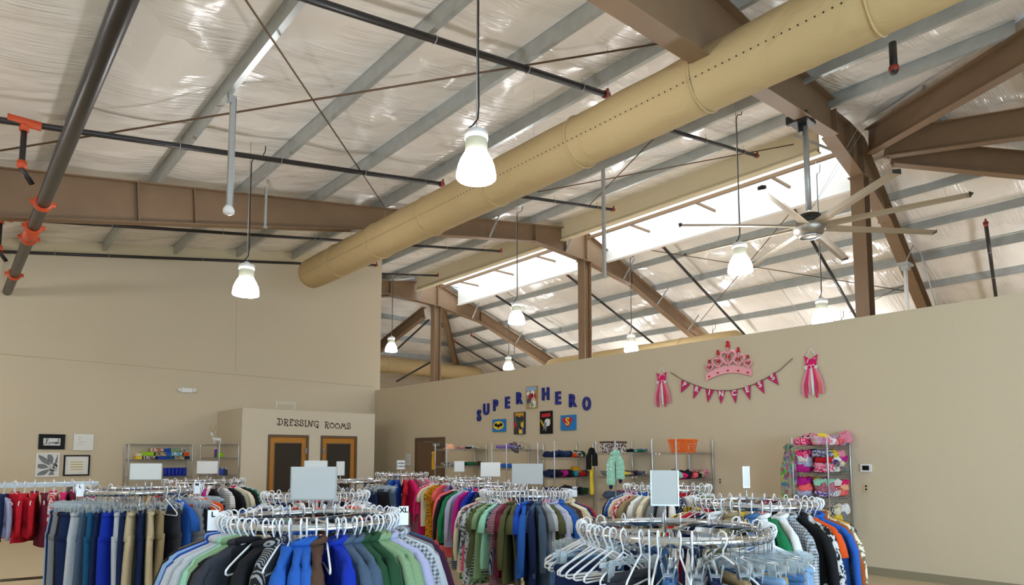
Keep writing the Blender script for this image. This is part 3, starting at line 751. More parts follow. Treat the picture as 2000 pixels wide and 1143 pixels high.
for k in range(8):
    a = math.radians(8+45*k); ca, sa = math.cos(a), math.sin(a)
    b = MB()
    def P(r, w, z): return (r*ca-w*sa, r*sa+w*ca, z)
    prof = [(-.085,.03),(-.03,.045),(.05,.03),(.09,-.015),(.03,.01),(-.03,.02)]
    vs = []
    for r in (.22, .75, 1.5, 2.12):
        kk = 1-.25*(r-.22)/1.9
        for w, z in prof: vs.append(P(r, w*kk, z*kk-.005*r*r))
    n6 = len(prof)
    b.add(vs, [(i*n6+j, i*n6+(j+1) % n6, (i+1)*n6+(j+1) % n6, (i+1)*n6+j) for i in range(3) for j in range(n6)]+[tuple(range(n6)), tuple(3*n6+j for j in range(n6-1,-1,-1))])
    bl = b.build('blade', M['fanb'], t)
    b = MB(); b.add([P(2.12,-.05,-.03),P(2.12,.07,-.04),P(2.17,.03,.01),P(2.12,-.05,.02),P(2.12,.07,.01)], [(0,1,2),(0,2,3),(1,4,2),(3,2,4),(0,3,4,1)]); b.build('winglet', M['fand'], bl)
for q in ((1700,235), (1745,130)):
    p = at(*q, **RN); v = p-Vector((fc[0], fc[1], fz)); b = MB(); b.tube([(.05,0,.3), v], .003, 4); b.build('guy_wire', M['galvd'], t)

# second fan rod and bracket beyond the near column
p = at(1768,520,x=17.2)
t = thing('hanging_rod', 'white vertical fan rod with clamp bracket right of the near column', 'rod', p)
b = MB(); b.tube([(0,0,0), (0,0,-1.9)], .045, 12); b.build('rod', M['white'], t, True)
b = MB(); b.box(-.2,.2,-.12,.12,0,.06); b.box(-.08,.08,-.08,.08,-.1,0); b.build('bracket', M['galvd'], t)
b = MB(); b.tube([(.0,.0,.06),(.3,-.1,.55),(.5,-.2,.35),(.9,-.35,-.9)], .015, 6); b.build('conduit', M['galvd'], t, True)

# hanging struts under the ceiling
def strut(q, pz, lab, foot=None, w=.04):
    p = at(*q, n=(-.158,0,1), d=6.1); t = thing('hanging_strut', lab, 'strut', p, group='slotted struts hanging from the purlins')
    h = at(pz[0], pz[1], y=p.y)-p
    b = MB(); b.box(-w/2,-w/2+.004,-w/2,w/2,h.z,0); b.box(-w/2+.004,w/2,-w/2,-w/2+.004,h.z,0); b.build('strut', M['galvd'], t)
    if foot == 'sensor':
        b = MB(); b.tube([(w*.7,0,0),(w*.75,0,h.z)], .010, 6); b.build('conduit', M['galvd'], t, True)
        b = MB(); b.lathe([(.0,-.10),(.03,-.10),(.07,-.075),(.075,-.03),(.06,0),(.04,.03),(.0,.03)], 18, (0,0,h.z)); b.build('sensor_dome', M['white'], t, True)
        b = MB(); b.box(-.06,-.02,-.05,.05,-.12,.0); b.build('junction_box', M['galvd'], t)
    else:
        b = MB(); b.box(-w,w,-w,w,h.z-.02,h.z); b.build('foot_plate', M['galvd'], t)
strut((455,188), (443,405), 'tall slotted strut with white dome sensor, hanging left of centre', 'sensor', .06)
strut((520,365), (513,442), 'short strut hanging in front of the middle frame')
strut((1178,330), (1180,540), 'long strut hanging right of the duct, in front of the middle column', w=.06)

# ------------------------------------------------------------------ things on the walls
t = thing('emergency_light', 'white twin head emergency light high on the far wall', 'emergency light', (4.6, YF, 3.32), mat=ON_FAR)
b = MB(); b.box(-.14,.14,-.055,.055,.002,.06); b.build('housing', M['white'], t)
for s in (-1, 1):
    b = MB(); b.tube([(s*.17,0,.03),(s*.17,-.0,.10)], .05, 14, sy=1); b.build('lamp_head', M['white'], t, True)
t = thing('thermostat', 'white thermostat with dark screen beside the clothes shelf at right', 'thermostat', (XR, at(1692,914,x=XR).y, 1.495), mat=ON_RIGHT)
b = MB(); b.box(-.075,.075,-.055,.055,.001,.025); b.build('body', M['white'], t)
b = MB(); b.box(-.045,.045,-.032,.034,.025,.028); b.build('screen', M['dark'], t)
def outlet(px, py, lab, m='fascia'):
    p = at(px, py, x=XR); t = thing('wall_switch', lab, 'switch plate', p, mat=ON_RIGHT, group='cream switch and socket plates')
    b = MB(); b.box(-.04,.04,-.06,.06,.001,.008); b.build('plate', M[m], t)
    b = MB(); b.box(-.012,.012,.01,.035,.008,.012); b.box(-.012,.012,-.035,-.01,.008,.012); b.build('toggle', M['dark'], t)
outlet(1692, 953, 'cream wall plate below the thermostat'); outlet(1407, 940, 'cream wall plate right of the orange basket shelf')

# pictures on the far wall
def pic(px0, py0, px1, py1, lab, name='framed_picture', fr=None, fw=.04):
    a, c = at(px0, py0, y=YF), at(px1, py1, y=YF)
    t = thing(name, lab, 'picture', ((a.x+c.x)/2, YF-.001, (a.z+c.z)/2), mat=ON_FAR, group='four pictures on the far wall')
    w, h = (c.x-a.x)/2, (a.z-c.z)/2
    if fr:
        b = MB(); b.box(-w,w,h-fw,h,.001,.03); b.box(-w,w,-h,-h+fw,.001,.03); b.box(-w,-w+fw,-h+fw,h-fw,.001,.03); b.box(w-fw,w,-h+fw,h-fw,.001,.03)
        b.build('frame', fr, t)
        b = MB(); b.box(-w+fw,w-fw,-h+fw,h-fw,.001,.012); b.build('sheet', M['clearcoat'], t)
    return t, w, h
t, w, h = pic(76,848,126,878,'black ornate frame holding the handwritten word loved', fr=M['blackp'], fw=.085)
b = MB()
sc = [(-.19,-.07),(-.12,-.03),(-.08,.06),(-.10,.09),(-.12,.05),(-.11,-.05),(-.07,-.06),(-.04,-.02),(-.06,.0),(-.04,-.04),(-.01,-.03),(.0,0),(.01,-.045),(.03,0),(.05,-.01),(.03,-.04),(.06,-.05),(.085,-.02),(.07,0),(.065,-.04),(.10,-.05),(.115,-.01),(.10,.0),(.095,-.04),(.125,-.04),(.14,.08),(.13,-.05),(.18,-.03)]
b.tube([(x*.88, y, .016) for x, y in sc], .006, 5); b.build('handwriting', M['dark'], t, True)
for i in range(9):
    for s in (-1, 1):
        b = MB(); b.lathe([(.0,.0),(.015,.0),(.012,.008),(.0,.01)], 8, (-w+.06+i*(2*w-.12)/8, s*(h-.04), .03)); b.build('frame_bead', M['blackp'], t)
t, w, h = pic(144,848,181,880,'blank looking pale canvas with faint gold handwriting', name='canvas_print')
b = MB(); b.box(-w,w,-h,h,.001,.035); b.build('canvas', M['clearcoat'], t)
b = MB()
for k, (x0, x1) in enumerate(((-.1,-.05),(-.1,-.06),(-.1,.04),(-.11,.0))):
    b.tube([(x0+(x1-x0)*i/8, h*.62-k*.055+.012*math.sin(i*2.4), .037) for i in range(9)], .0025, 4)
b.build('handwriting', M['gold'], t)
t, w, h = pic(71,885,114,931,'white framed picture of a grey sketched flower', fr=M['white'], fw=.03)
b = MB(); b.lathe([(0,0),(.10,0),(.10,.004),(0,.004)], 24, (.10,-.06,.012)); b.build('flower_centre', cloth('charcoal', 'print'), t)
for a0, ln in ((62,.30),(105,.26),(135,.30),(172,.24),(215,.30),(262,.16)):
    a = math.radians(a0); dx, dy = math.cos(a), math.sin(a); pts = []
    cx, cy = .10, -.06; W, H = w-.04, h-.04
    for i in range(13):
        u = i/6 if i <= 6 else (12-i)/6; s = 1 if i <= 6 else -1
        r = .09+ln*u; q = s*.05*math.sin(PI*min(1, u*.95+.05))
        pts.append((max(-W, min(W, cx+dx*r-dy*q)), max(-H, min(H, cy+dy*r+dx*q)), .016))
    b = MB(); b.tube(pts, .004, 4); b.add([(p[0], p[1], .0135) for p in pts], [tuple(range(13))]); b.build('petal', [plain('', 'palegrey')] if False else cloth('grey', ''), t)
t, w, h = pic(125,889,174,929,'thin black frame with gold striped handwritten text', fr=M['dark'], fw=.03)
b = MB()
for k in range(6): b.box(-w*.5, w*.5, h*.5-k*.055, h*.5-k*.055+(.006 if k in (0, 5) else .022), .012, .014)
b.build('gold_bands', M['gold'], t)
b = MB()
for k in range(1, 5): b.tube([(-w*.45+w*.9*i/22, h*.5-k*.055+.012+.008*math.sin(i*2.1+k), .016) for i in range(23)], .0025, 4)
b.build('handwriting', M['dark'], t)

# SUPERHERO letters
LP = (('S',937,813,'first'),('U',951,801,''),('P',969,793,''),('E',992,788,'left'),('R',1015,779,'left'),('H',1067,771,''),('E',1091,779,'right'),('R',1119,784,'right'),('O',1147,790,''))
for ch, px, py, side in LP:
    p = at(px, py, x=XR)
    me = text_mesh(ch, .40, .02, 'wall_letter', M['blue'], .016)
    o = meshobj('wall_letter', me)
    mm = ON_RIGHT.to_4x4(); mm.translation = Vector((XR-.022, p.y, p.z)); o.matrix_world = mm @ Matrix.Diagonal((.66 if ch == 'O' else .8, .92, 1, 1))
    nm = {'left': 'left of the tall comic canvas', 'right': 'right of the tall comic canvas'}.get(side, 'of the arched word superhero on the wall')
    tag(o, 'blue block letter %s %s' % (ch, nm), 'letter', 'blue superhero letters')
# canvases
def canvas(px0, py0, px1, py1, lab, side_m, d=.04):
    a, c = at(px0, py0, x=XR), at(px1, py1, x=XR)
    t = thing('wall_canvas', lab, 'canvas', (XR-.001, (a.y+c.y)/2, (a.z+c.z)/2), mat=ON_RIGHT, group='canvases under the superhero letters')
    w, h = abs(a.y-c.y)/2, abs(a.z-c.z)/2
    b = MB(); b.box(-w,w,-h,h,.001,d); b.build('canvas', side_m, t)
    return t, w, h
def flat(t, name, pts, z, m, dz=.002):
    b = MB(); b.prism(pts, 'z', z, z+dz); return b.build(name, m, t)
mb_blue = mat('canvas_blue', srgb(20,120,190), .6, var=.15, vscale=3)
t, w, h = canvas(965,820,989,843, 'small square blue canvas with black bat emblem in a yellow oval', mb_blue, .05)
flat(t, 'yellow_oval', arc(0,0,w*.86,0,345,23,h*.68), .051, plain('', 'yellow'))
bat = [(0,.16),(.05,.22),(.08,.16),(.12,.10),(.22,.12),(.30,.34),(.55,.30),(.78,.02),(.55,-.05),(.42,-.22),(.30,-.14),(.14,-.18),(0,-.44)]
bat = bat+[(-x, y) for x, y in bat[::-1] if x > 0]
for k, (x, y) in enumerate(bat): bat[k] = (x*w*.95, y*h*1.15)
flat(t, 'bat_emblem', bat, .0535, M['dark'])
t, w, h = canvas(1098,812,1126,840, 'small square blue canvas with red diamond shield and yellow letter S', mb_blue, .05)
sh = [(-.62,.72),(.62,.72),(.85,.38),(0,-.72),(-.85,.38)]
flat(t, 'red_shield', [(x*w*.9, y*h*.95) for x, y in sh], .051, plain('', 'red'))
me = text_mesh('S', h*1.35, .001, 'letter_emblem', plain('', 'yellow'), .006); meshobj('letter_emblem', me, t, (0, h*.12, .056)).scale = (1.25, 1, 1)
comic = random.Random(5)
def comicfill(t, w, h, z, cols, n):
    for i in range(n):
        c = cols[i % len(cols)]; x = comic.uniform(-w*.7, w*.7); y = comic.uniform(-h*.85, h*.45); r = comic.uniform(.25, .5)*w; k = comic.randint(5, 8)
        pts = [(max(-w*.93, min(w*.93, x+r*comic.uniform(.5,1.3)*math.cos(2*PI*j/k))), max(-h*.95, min(h*.95, y+r*comic.uniform(.6,1.6)*math.sin(2*PI*j/k)))) for j in range(k)]
        flat(t, 'colour_patch', pts, z+.0004*i, plain('', c), .0012)
t, w, h = canvas(1030,756,1051,797, 'tall comic style canvas in red, white and pale blue, between R and H', plain('', 'tan'))
flat(t, 'title_band', [(-w*.9,h*.6),(w*.9,h*.6),(w*.9,h*.92),(-w*.9,h*.92)], .04, plain('', 'skyblue'))
comicfill(t, w, h, .042, ['white','sage','red','white','maroon','red','white','teal','red','white','beige','maroon'], 14)
t, w, h = canvas(1006,806,1027,848, 'tall comic style canvas with yellow title band, lower left of the pair', plain('', 'charcoal'))
flat(t, 'title_band', [(-w*.75,h*.55),(w*.85,h*.55),(w*.85,h*.93),(-w*.75,h*.93)], .04, plain('', 'mustard'))
comicfill(t, w, h, .042, ['yellow','navy','red','teal','olive','yellow','slate','brown','blue','orange','charcoal','forest'], 14)
t, w, h = canvas(1057,804,1080,847, 'tall black comic style canvas with white moon disc, lower right of the pair', M['blackp'])
flat(t, 'red_band', [(-w*.7,h*.45),(w*.8,h*.5),(w*.8,h*.8),(-w*.7,h*.75)], .04, plain('', 'red'))
flat(t, 'moon', arc(w*.3,-h*.02,w*.5,0,340,18,h*.34), .04, plain('', 'white'))
flat(t, 'beam', [(-w*.9,h*.2),(-w*.75,h*.25),(-w*.2,-h*.35),(-w*.4,-h*.4)], .042, plain('', 'yellow'))
flat(t, 'grey_shape', [(-w*.3,h*.1),(w*.1,0),(w*.2,-h*.5),(0,-h*.85),(-w*.2,-h*.5),(-w*.5,-h*.8),(-w*.3,-h*.3)], .043, plain('', 'grey'))
flat(t, 'yellow_flash', [(w*.75,h*.3),(w*.85,h*.3),(w*.7,-h*.3)], .042, plain('', 'lime'))

# princess bunting
A = at(1309,727,x=XR-.02); Bp = at(1548,700,x=XR-.02)
t = thing('bunting', 'pink pennant bunting spelling princess, strung on a brown cord below the crown', 'bunting', (XR-.02, A.y, A.z), mat=ON_RIGHT)
def loc2(px, py): p = at(px, py, x=XR-.02); return Vector((A.y-p.y, p.z-A.z, 0))
path = [(1309,727),(1332,742),(1356,752),(1380,760),(1404,763),(1428,763),(1452,758),(1478,749),(1500,737),(1522,724),(1548,700)]
b = MB(); b.tube([loc2(*q) for q in path], .006, 6); b.build('cord', M['rod'], t, True)
fl = mat('raspberry_flag_card', srgb(188,28,96), .7)
flags = ((1331,741,1348,751,1330,768,'P'),(1355,752,1371,757,1354,780,'R'),(1378,759,1395,762,1382,787,'I'),(1401,763,1417,763,1408,790,'N'),(1425,763,1441,760,1437,789,'C'),(1449,758,1466,752,1465,782,'E'),(1473,750,1490,741,1493,770,'S'),(1497,738,1514,727,1521,753,'S'))
for x0,y0,x1,y1,x2,y2,ch in flags:
    a, c, e = loc2(x0,y0), loc2(x1,y1), loc2(x2,y2)
    b = MB(); b.prism([(a.x,a.y),(e.x,e.y),(c.x,c.y)], 'z', .0, .003); f = b.build('pennant', fl, t)
    me = text_mesh(ch, .125, .001, 'letter', M['clearcoat'], .004); ctr = a*.375+c*.375+e*.25
    o = meshobj('letter', me, f, (ctr.x, ctr.y, .0045)); o.rotation_euler = (0,0,math.atan2(c.y-a.y, c.x-a.x))
# crown
ct = at(1422,712,x=XR-.03)
t = thing('crown_decoration', 'pink cut out crown with heart loops and red gems on the wall', 'wall decoration', (XR-.012, ct.y, ct.z-.05), mat=ON_RIGHT)
pk = mat('pale_pink_gloss', srgb(236,158,170), .3); gem = plain('', 'red')
b = MB(); bandp = [(x, -.10-.52*x*x) for x in [(-.42+.84*i/14) for i in range(15)]]
top = [(x*1.0, y+.13-.03*abs(x)) for x, y in bandp]
b.prism(bandp+top[::-1], 'z', .0, .03); b.build('band', pk, t)
for x, s in ((-.36,.55),(-.19,.8),(.0,1.08),(.19,.8),(.36,.55)):
    y0 = .02-.52*x*x
    hp = []
    for i in range(25):
        a = 2*PI*i/24; hp.append((x+s*.0088*16*math.sin(a)**3*.95, y0+s*.012+s*.0125*(13*math.cos(a)-5*math.cos(2*a)-2*math.cos(3*a)-math.cos(4*a)+16)*.62, .018))
    b = MB(); b.tube(hp[:-1], .022*s+.004, 6, closed=True, sy=.8); b.build('heart_loop', pk, t, True)
    b = MB(); b.prism([(x+.035*s*math.cos(q), y0+.17*s+.06*s*math.sin(q)) for q in [PI/5*j for j in range(10)]], 'z', .01, .025); b.build('gem', gem, t)
    b = MB(); b.tube([(x, y0+.02*s, .014), (x, y0+.3*s, .014)], .012*s, 6); b.build('stem', pk, t)
    for dz, r in ((.345, .034), (.405, .025)):
        b = MB(); b.prism(arc(x, y0+dz*s*.93+.0, r*s, 0, 330, 11), 'z', .0, .025); b.build('gem', gem, t)
    b = MB(); b.prism([(x, y0-.10), (x+.025, y0-.075), (x+.013, y0-.06), (x, y0-.068), (x-.013, y0-.06), (x-.025, y0-.075)], 'z', .03, .034); b.build('gem', gem, t)
# ribbon dresses
def ribbon(px, pytop, pybot, lab, wsc=1):
    a, c = at(px, pytop, x=XR-.02), at(px, pybot, x=XR-.02); H = a.z-c.z
    t = thing('ribbon_dress_hanging', lab, 'wall decoration', (XR-.02, a.y, a.z), mat=ON_RIGHT, group='pink ribbon dresses on the wall'); W = .14*wsc
    b = MB(); b.tube([(-W*.55,-H*.16,0), (0,0,0), (W*.55,-H*.16,0)], .007, 6); b.build('hanging_cord', M['clearcoat'], t)
    b = MB(); b.prism([(-W*.75,-H*.13),(-W*.2,-H*.2),(0,-H*.22),(W*.2,-H*.2),(W*.75,-H*.13),(W*.6,-H*.26),(W*.55,-H*.4),(-W*.55,-H*.4),(-W*.6,-H*.26)], 'z', -.01, .014); b.build('bodice', cloth('hotpink', 'dots'), t)
    for s in (-1, 1):
        b = MB()
        for q in range(5): aa = 2*PI*q/5; b.tube([(s*W*.6,-H*.38,.02),(s*W*.6+.03*math.cos(aa),-H*.38+.03*math.sin(aa),.024)], .011, 6)
        b.build('bow', M['clearcoat'], t, True)
    for i, (x, c2) in enumerate(((-.75,'pink'),(-.45,'hotpink'),(-.15,'pink'),(.12,'white'),(.4,'hotpink'),(.7,'coral'),(.95,'pink'))):
        b = MB(); xb = x*W*1.35
        b.add([(x*W*.6-.014,-H*.38,.006+.002*i),(x*W*.6+.014,-H*.38,.006+.002*i),(xb+.022,-H*.7,.02+.002*i),(xb-.018,-H*.7,.02+.002*i),(xb*1.02+.016,-H*(.93+.05*math.sin(i*2)),.008),(xb*1.02-.016,-H*(.93+.05*math.sin(i*2)),.008)], [(0,1,2,3),(3,2,4,5)])
        o = b.build('ribbon', plain('', c2), t); sm = o.modifiers.new('s', 'SOLIDIFY'); sm.thickness = .002
ribbon(1292, 717, 797, 'pink ribbon dress ornament hanging left of the princess bunting')
ribbon(1583, 681, 780, 'pink ribbon dress ornament hanging right of the crown and bunting', .95)

# ================================================================== CLOTHES
def shirt_mb(hw=.215, L=.72, th=.03, sleeve='long', seed=0, parts=False, twist=0.0):
    """a garment hung on a hanger: x across, z down from the rail; returns body, sleeves, collar builders"""
    r = random.Random(seed); ph = r.uniform(0, 6); k1 = r.uniform(14, 24); z0 = -.095; fl = r.uniform(-.01, .04)
    rows = [(0,.05,.035),(-.012,.066,.036),(-.03,.12,.026),(-.055,.185,.026),(-.075,hw*.98,.024),(-.11,hw,.026),(-.2,hw*.99,th),(-.34,hw*.98,th*1.1),(-.5*L/.72,hw+fl*.4,th*1.2),(-.62*L/.72,hw+fl*.8,th*1.25),(-L,hw+fl,th*1.2)]
    n = 18; body = MB(); vs = []
    for i, (z, w, t) in enumerate(rows):
        g = min(1, max(0, (-z-.1)/.4))
        for k in range(n):
            a = 2*PI*k/n; ca, sa = math.cos(a), math.sin(a)
            x = w*(abs(ca)**.8)*(1 if ca > 0 else -1); y = t*(abs(sa)**.7)*(1 if sa > 0 else -1)
            y += g*(.010*math.sin(k1*x+ph)+.006*math.sin(2.1*k1*x+ph*2+z*3)); x += g*.008*math.sin(z*11+ph)
            y += twist*x*g
            vs.append((x, y, z+z0+(.004*math.sin(a*3+ph) if i == len(rows)-1 else 0)))
    body.add(vs, [(i*n+k, (i+1)*n+k, (i+1)*n+(k+1) % n, i*n+(k+1) % n) for i in range(len(rows)-1) for k in range(n)])
    body.add([(.0, 0, -.02+z0)]+[vs[k] for k in range(n)], [(0, k+1, (k+1) % n+1) for k in range(n)])
    sl = []
    if sleeve != 'none':
        for s in (-1, 1):
            m = MB(); q = r.uniform(-.02, .03); yy = r.uniform(-.02, .02)
            if sleeve == 'long': pts = [(.17,0,-.075),(.215,yy*.3,-.12),(.245,yy,-.22),(.262+q,yy,-.36),(.268+q,yy*1.5,-.50),(.262+q*1.4,yy*1.5,-.60)]; rr = [.03,.045,.052,.048,.042,.036]
            else: pts = [(.16,0,-.075),(.205,0,-.115),(.228,yy,-.17),(.236+q*.6,yy,-.26)]; rr = [.03,.046,.054,.058]
            f = hw/.215
            m.tube([(s*x*f, y, (z*(f if f < 1 else 1))+z0) for x, y, z in pts], .05, 8, sy=.55, rs=[v*f for v in rr])
            # tube frames may swap axes: squash y
            cyy = sum(v[1] for v in m.v)/len(m.v)
            m.v = [(v[0], cyy+(v[1]-cyy)*.75, v[2]) for v in m.v]
            sl.append(m)
    col = MB()
    pts = [(.052*math.cos(a), .04*math.sin(a), z0+.012+.012*math.sin(a)) for a in [2*PI*k/14 for k in range(14)]]
    col.tube(pts, .016, 6, closed=True)
    col.add([(-.05,-.045,z0+.0),(-.005,-.052,z0-.015),(-.045,-.056,z0-.075),(.05,-.045,z0+.0),(.005,-.052,z0-.015),(.045,-.056,z0-.075)], [(0,1,2),(3,5,4)])
    return body, sl, col
def trousers_mb(w=.2, L=1.0, th=.028, seed=0, shorts=False):
    r = random.Random(seed); ph = r.uniform(0, 6); z0 = -.165; b = MB(); n = 14
    if shorts: L = .48
    def loops(cx0, cx1, w0, w1, za, zb, N, cap=False):
        vs = []
        for i in range(N+1):
            u = i/N; cx = cx0+(cx1-cx0)*u; ww = w0+(w1-w0)*u; z = za+(zb-za)*u
            for k in range(n):
                a = 2*PI*k/n; ca, sa = math.cos(a), math.sin(a)
                vs.append((cx+ww*ca, th*(1+.4*u)*(abs(sa)**.7)*(1 if sa > 0 else -1)+.008*math.sin(16*cx+ph+z*5)+.006*math.sin(30*(cx+ww*ca)+ph), z+z0))
        b.add(vs, [(i*n+k, (i+1)*n+k, (i+1)*n+(k+1) % n, i*n+(k+1) % n) for i in range(N) for k in range(n)]+[tuple(range(n)), tuple(N*n+k for k in range(n-1,-1,-1))])
    loops(0, 0, w*.92, w*1.06, 0, -.22, 4)
    e = r.uniform(.0, .03)
    loops(-w*.5, -w*.52-e, w*.56, w*.44, -.18, -L, 8); loops(w*.5, w*.52+e, w*.56, w*.44, -.18, -L, 8)
    bd = MB(); bd.tube([(w*.93*math.cos(a), th*1.05*math.sin(a), z0-.018) for a in [2*PI*k/20 for k in range(20)]], .008, 5, closed=True)
    bd.v = [(v[0], v[1], z0-.018+(v[2]-z0+.018)*2.2) for v in bd.v]
    return b, bd

def hook_pts(r=.024, up=.0):
    """hook over a rail whose top is z=0 at the origin"""
    pts = [(-r*.95,0,-.018)]
    for i in range(9):
        a = math.radians(190-i*30)
        pts.append((r*math.cos(a), 0, r*.9*math.sin(a)+.0))
    return [(x, y, z-.0+.0) for x, y, z in pts]
def hanger_me():
    b = MB()
    h = [(-.024,0,-.035),(-.026,0,-.008),(-.020,0,.014),(0,0,.024),(.020,0,.014),(.026,0,-.010),(.018,0,-.035),(.004,0,-.055),(0,0,-.085)]
    b.tube(h, .0045, 6)
    b.tube([(0,0,-.083),(.05,0,-.106),(.12,0,-.142),(.175,0,-.172),(.193,0,-.186),(.194,0,-.200),(.18,0,-.207),(0,0,-.207),(-.18,0,-.207),(-.194,0,-.200),(-.193,0,-.186),(-.175,0,-.172),(-.12,0,-.142),(-.05,0,-.106)], .0048, 6, closed=True)
    return b.mesh('plastic_hanger', M['hang'], True)
def clip_hanger_mes():
    b = MB(); h = [(-.022,0,-.03),(-.024,0,-.006),(-.018,0,.012),(0,0,.021),(.018,0,.012),(.024,0,-.008),(.014,0,-.034),(0,0,-.055),(0,0,-.10)]
    b.tube(h, .0022, 5); hk = b.mesh('hook', M['chrome'], True)
    b = MB(); b.beam((-.19,0,-.125),(.19,0,-.125),.008,.016); b.box(-.02,.02,-.008,.008,-.130,-.095); b.beam((-.19,0,-.118),(-.02,0,-.10),.006,.008); b.beam((.19,0,-.118),(.02,0,-.10),.006,.008); bar = b.mesh('bar', M['clear'])
    b = MB(); b.beam((0,-.012,-.195),(0,-.030,-.10),.036,.005,(0,1,0)); b.beam((0,.012,-.195),(0,.030,-.10),.036,.005,(0,1,0)); b.box(-.016,.016,-.018,.018,-.15,-.138); cl = b.mesh('clip', M['clear'])
    return hk, bar, cl
HANG = hanger_me(); HOOK, BAR, CLIP = clip_hanger_mes()
N_HANG = [0]; far_hangers = []
allg = []
def reg(o, ang, lab, short=None):
    if o is not None: o['label'] = lab; allg.append((o, ang, lab, short or lab))
    return o
def place(o, rt): o.matrix_world = rt
def add_hanger(rt, label, group, individually=True):
    if not individually: far_hangers.append(rt); return None
    o = bpy.data.objects.new('plastic_hanger', HANG); COL.objects.link(o); o.matrix_world = rt; tag(o, label, 'hanger', group); N_HANG[0] += 1; return o
def add_clip(rt, label, group):
    o = bpy.data.objects.new('clip_hanger', None); COL.objects.link(o); o.matrix_world = rt; tag(o, label, 'hanger', group)
    for nm, me, x in (('hook', HOOK, 0), ('bar', BAR, 0), ('clip', CLIP, -.14), ('clip', CLIP, .14)):
        c = bpy.data.objects.new(nm, me); COL.objects.link(c); c.parent = o; c.location = (x, 0, 0)
    return o
seedc = [100]
def garment(kind, col, pat, rt, label, group, near):
    seedc[0] += 1; s = seedc[0]; m = cloth(col, pat); r = random.Random(s)
    nm = {'shirt': 'shirt', 'tee': 'short_sleeved_shirt', 'jacket': 'jacket', 'dress': 'dress', 'kid': 'child_shirt', 'trousers': 'trousers', 'shorts': 'shorts', 'top': 'sleeveless_top'}[kind]
    cat = {'tee': 'shirt', 'kid': 'shirt', 'top': 'top'}.get(kind, kind)
    if kind in ('trousers', 'shorts'):
        b, bd = trousers_mb(r.uniform(.17, .215), r.uniform(.88, 1.1), r.uniform(.022, .03), s, kind == 'shorts')
        o = b.build(nm, m, smooth=True); o.matrix_world = rt
        if near: bd.build('waistband', m, o, True)
    else:
        kw = dict(shirt=dict(L=.74, th=.026, sleeve='long'), tee=dict(L=.68, th=.024, sleeve='short'), jacket=dict(L=.78, th=.042, sleeve='long', hw=.22), dress=dict(L=1.05, th=.03, sleeve='short', hw=.20),
                  kid=dict(L=.46, th=.026, sleeve='long', hw=.16), top=dict(L=.62, th=.02, sleeve='none', hw=.2))[kind]
        kw['L'] *= r.uniform(.86, 1.16); kw['hw'] = kw.get('hw', .215)*r.uniform(.9, 1.04); kw['th'] *= r.uniform(.8, 1.35)
        body, sl, co = shirt_mb(seed=s, twist=r.uniform(-.3,.3), **kw)
        o = body.build(nm, m, smooth=True)
        if near:
            for q in sl: q.build('sleeve', m, o, True)
            if kind in ('shirt', 'jacket'): co.build('collar', m, o, True)
        else:
            o.data.name = nm
            bm_v = len(o.data.vertices)
            mm = MB(); mm.v = list(body.v); mm.f = list(body.f); mm.m = list(body.m)
            for q in sl: mm.add(q.v, q.f)
            old = o.data; o.data = mm.mesh(nm, m, True); bpy.data.meshes.remove(old)
        o.matrix_world = rt
    tag(o, label, cat, group)
    return o
RING = {}
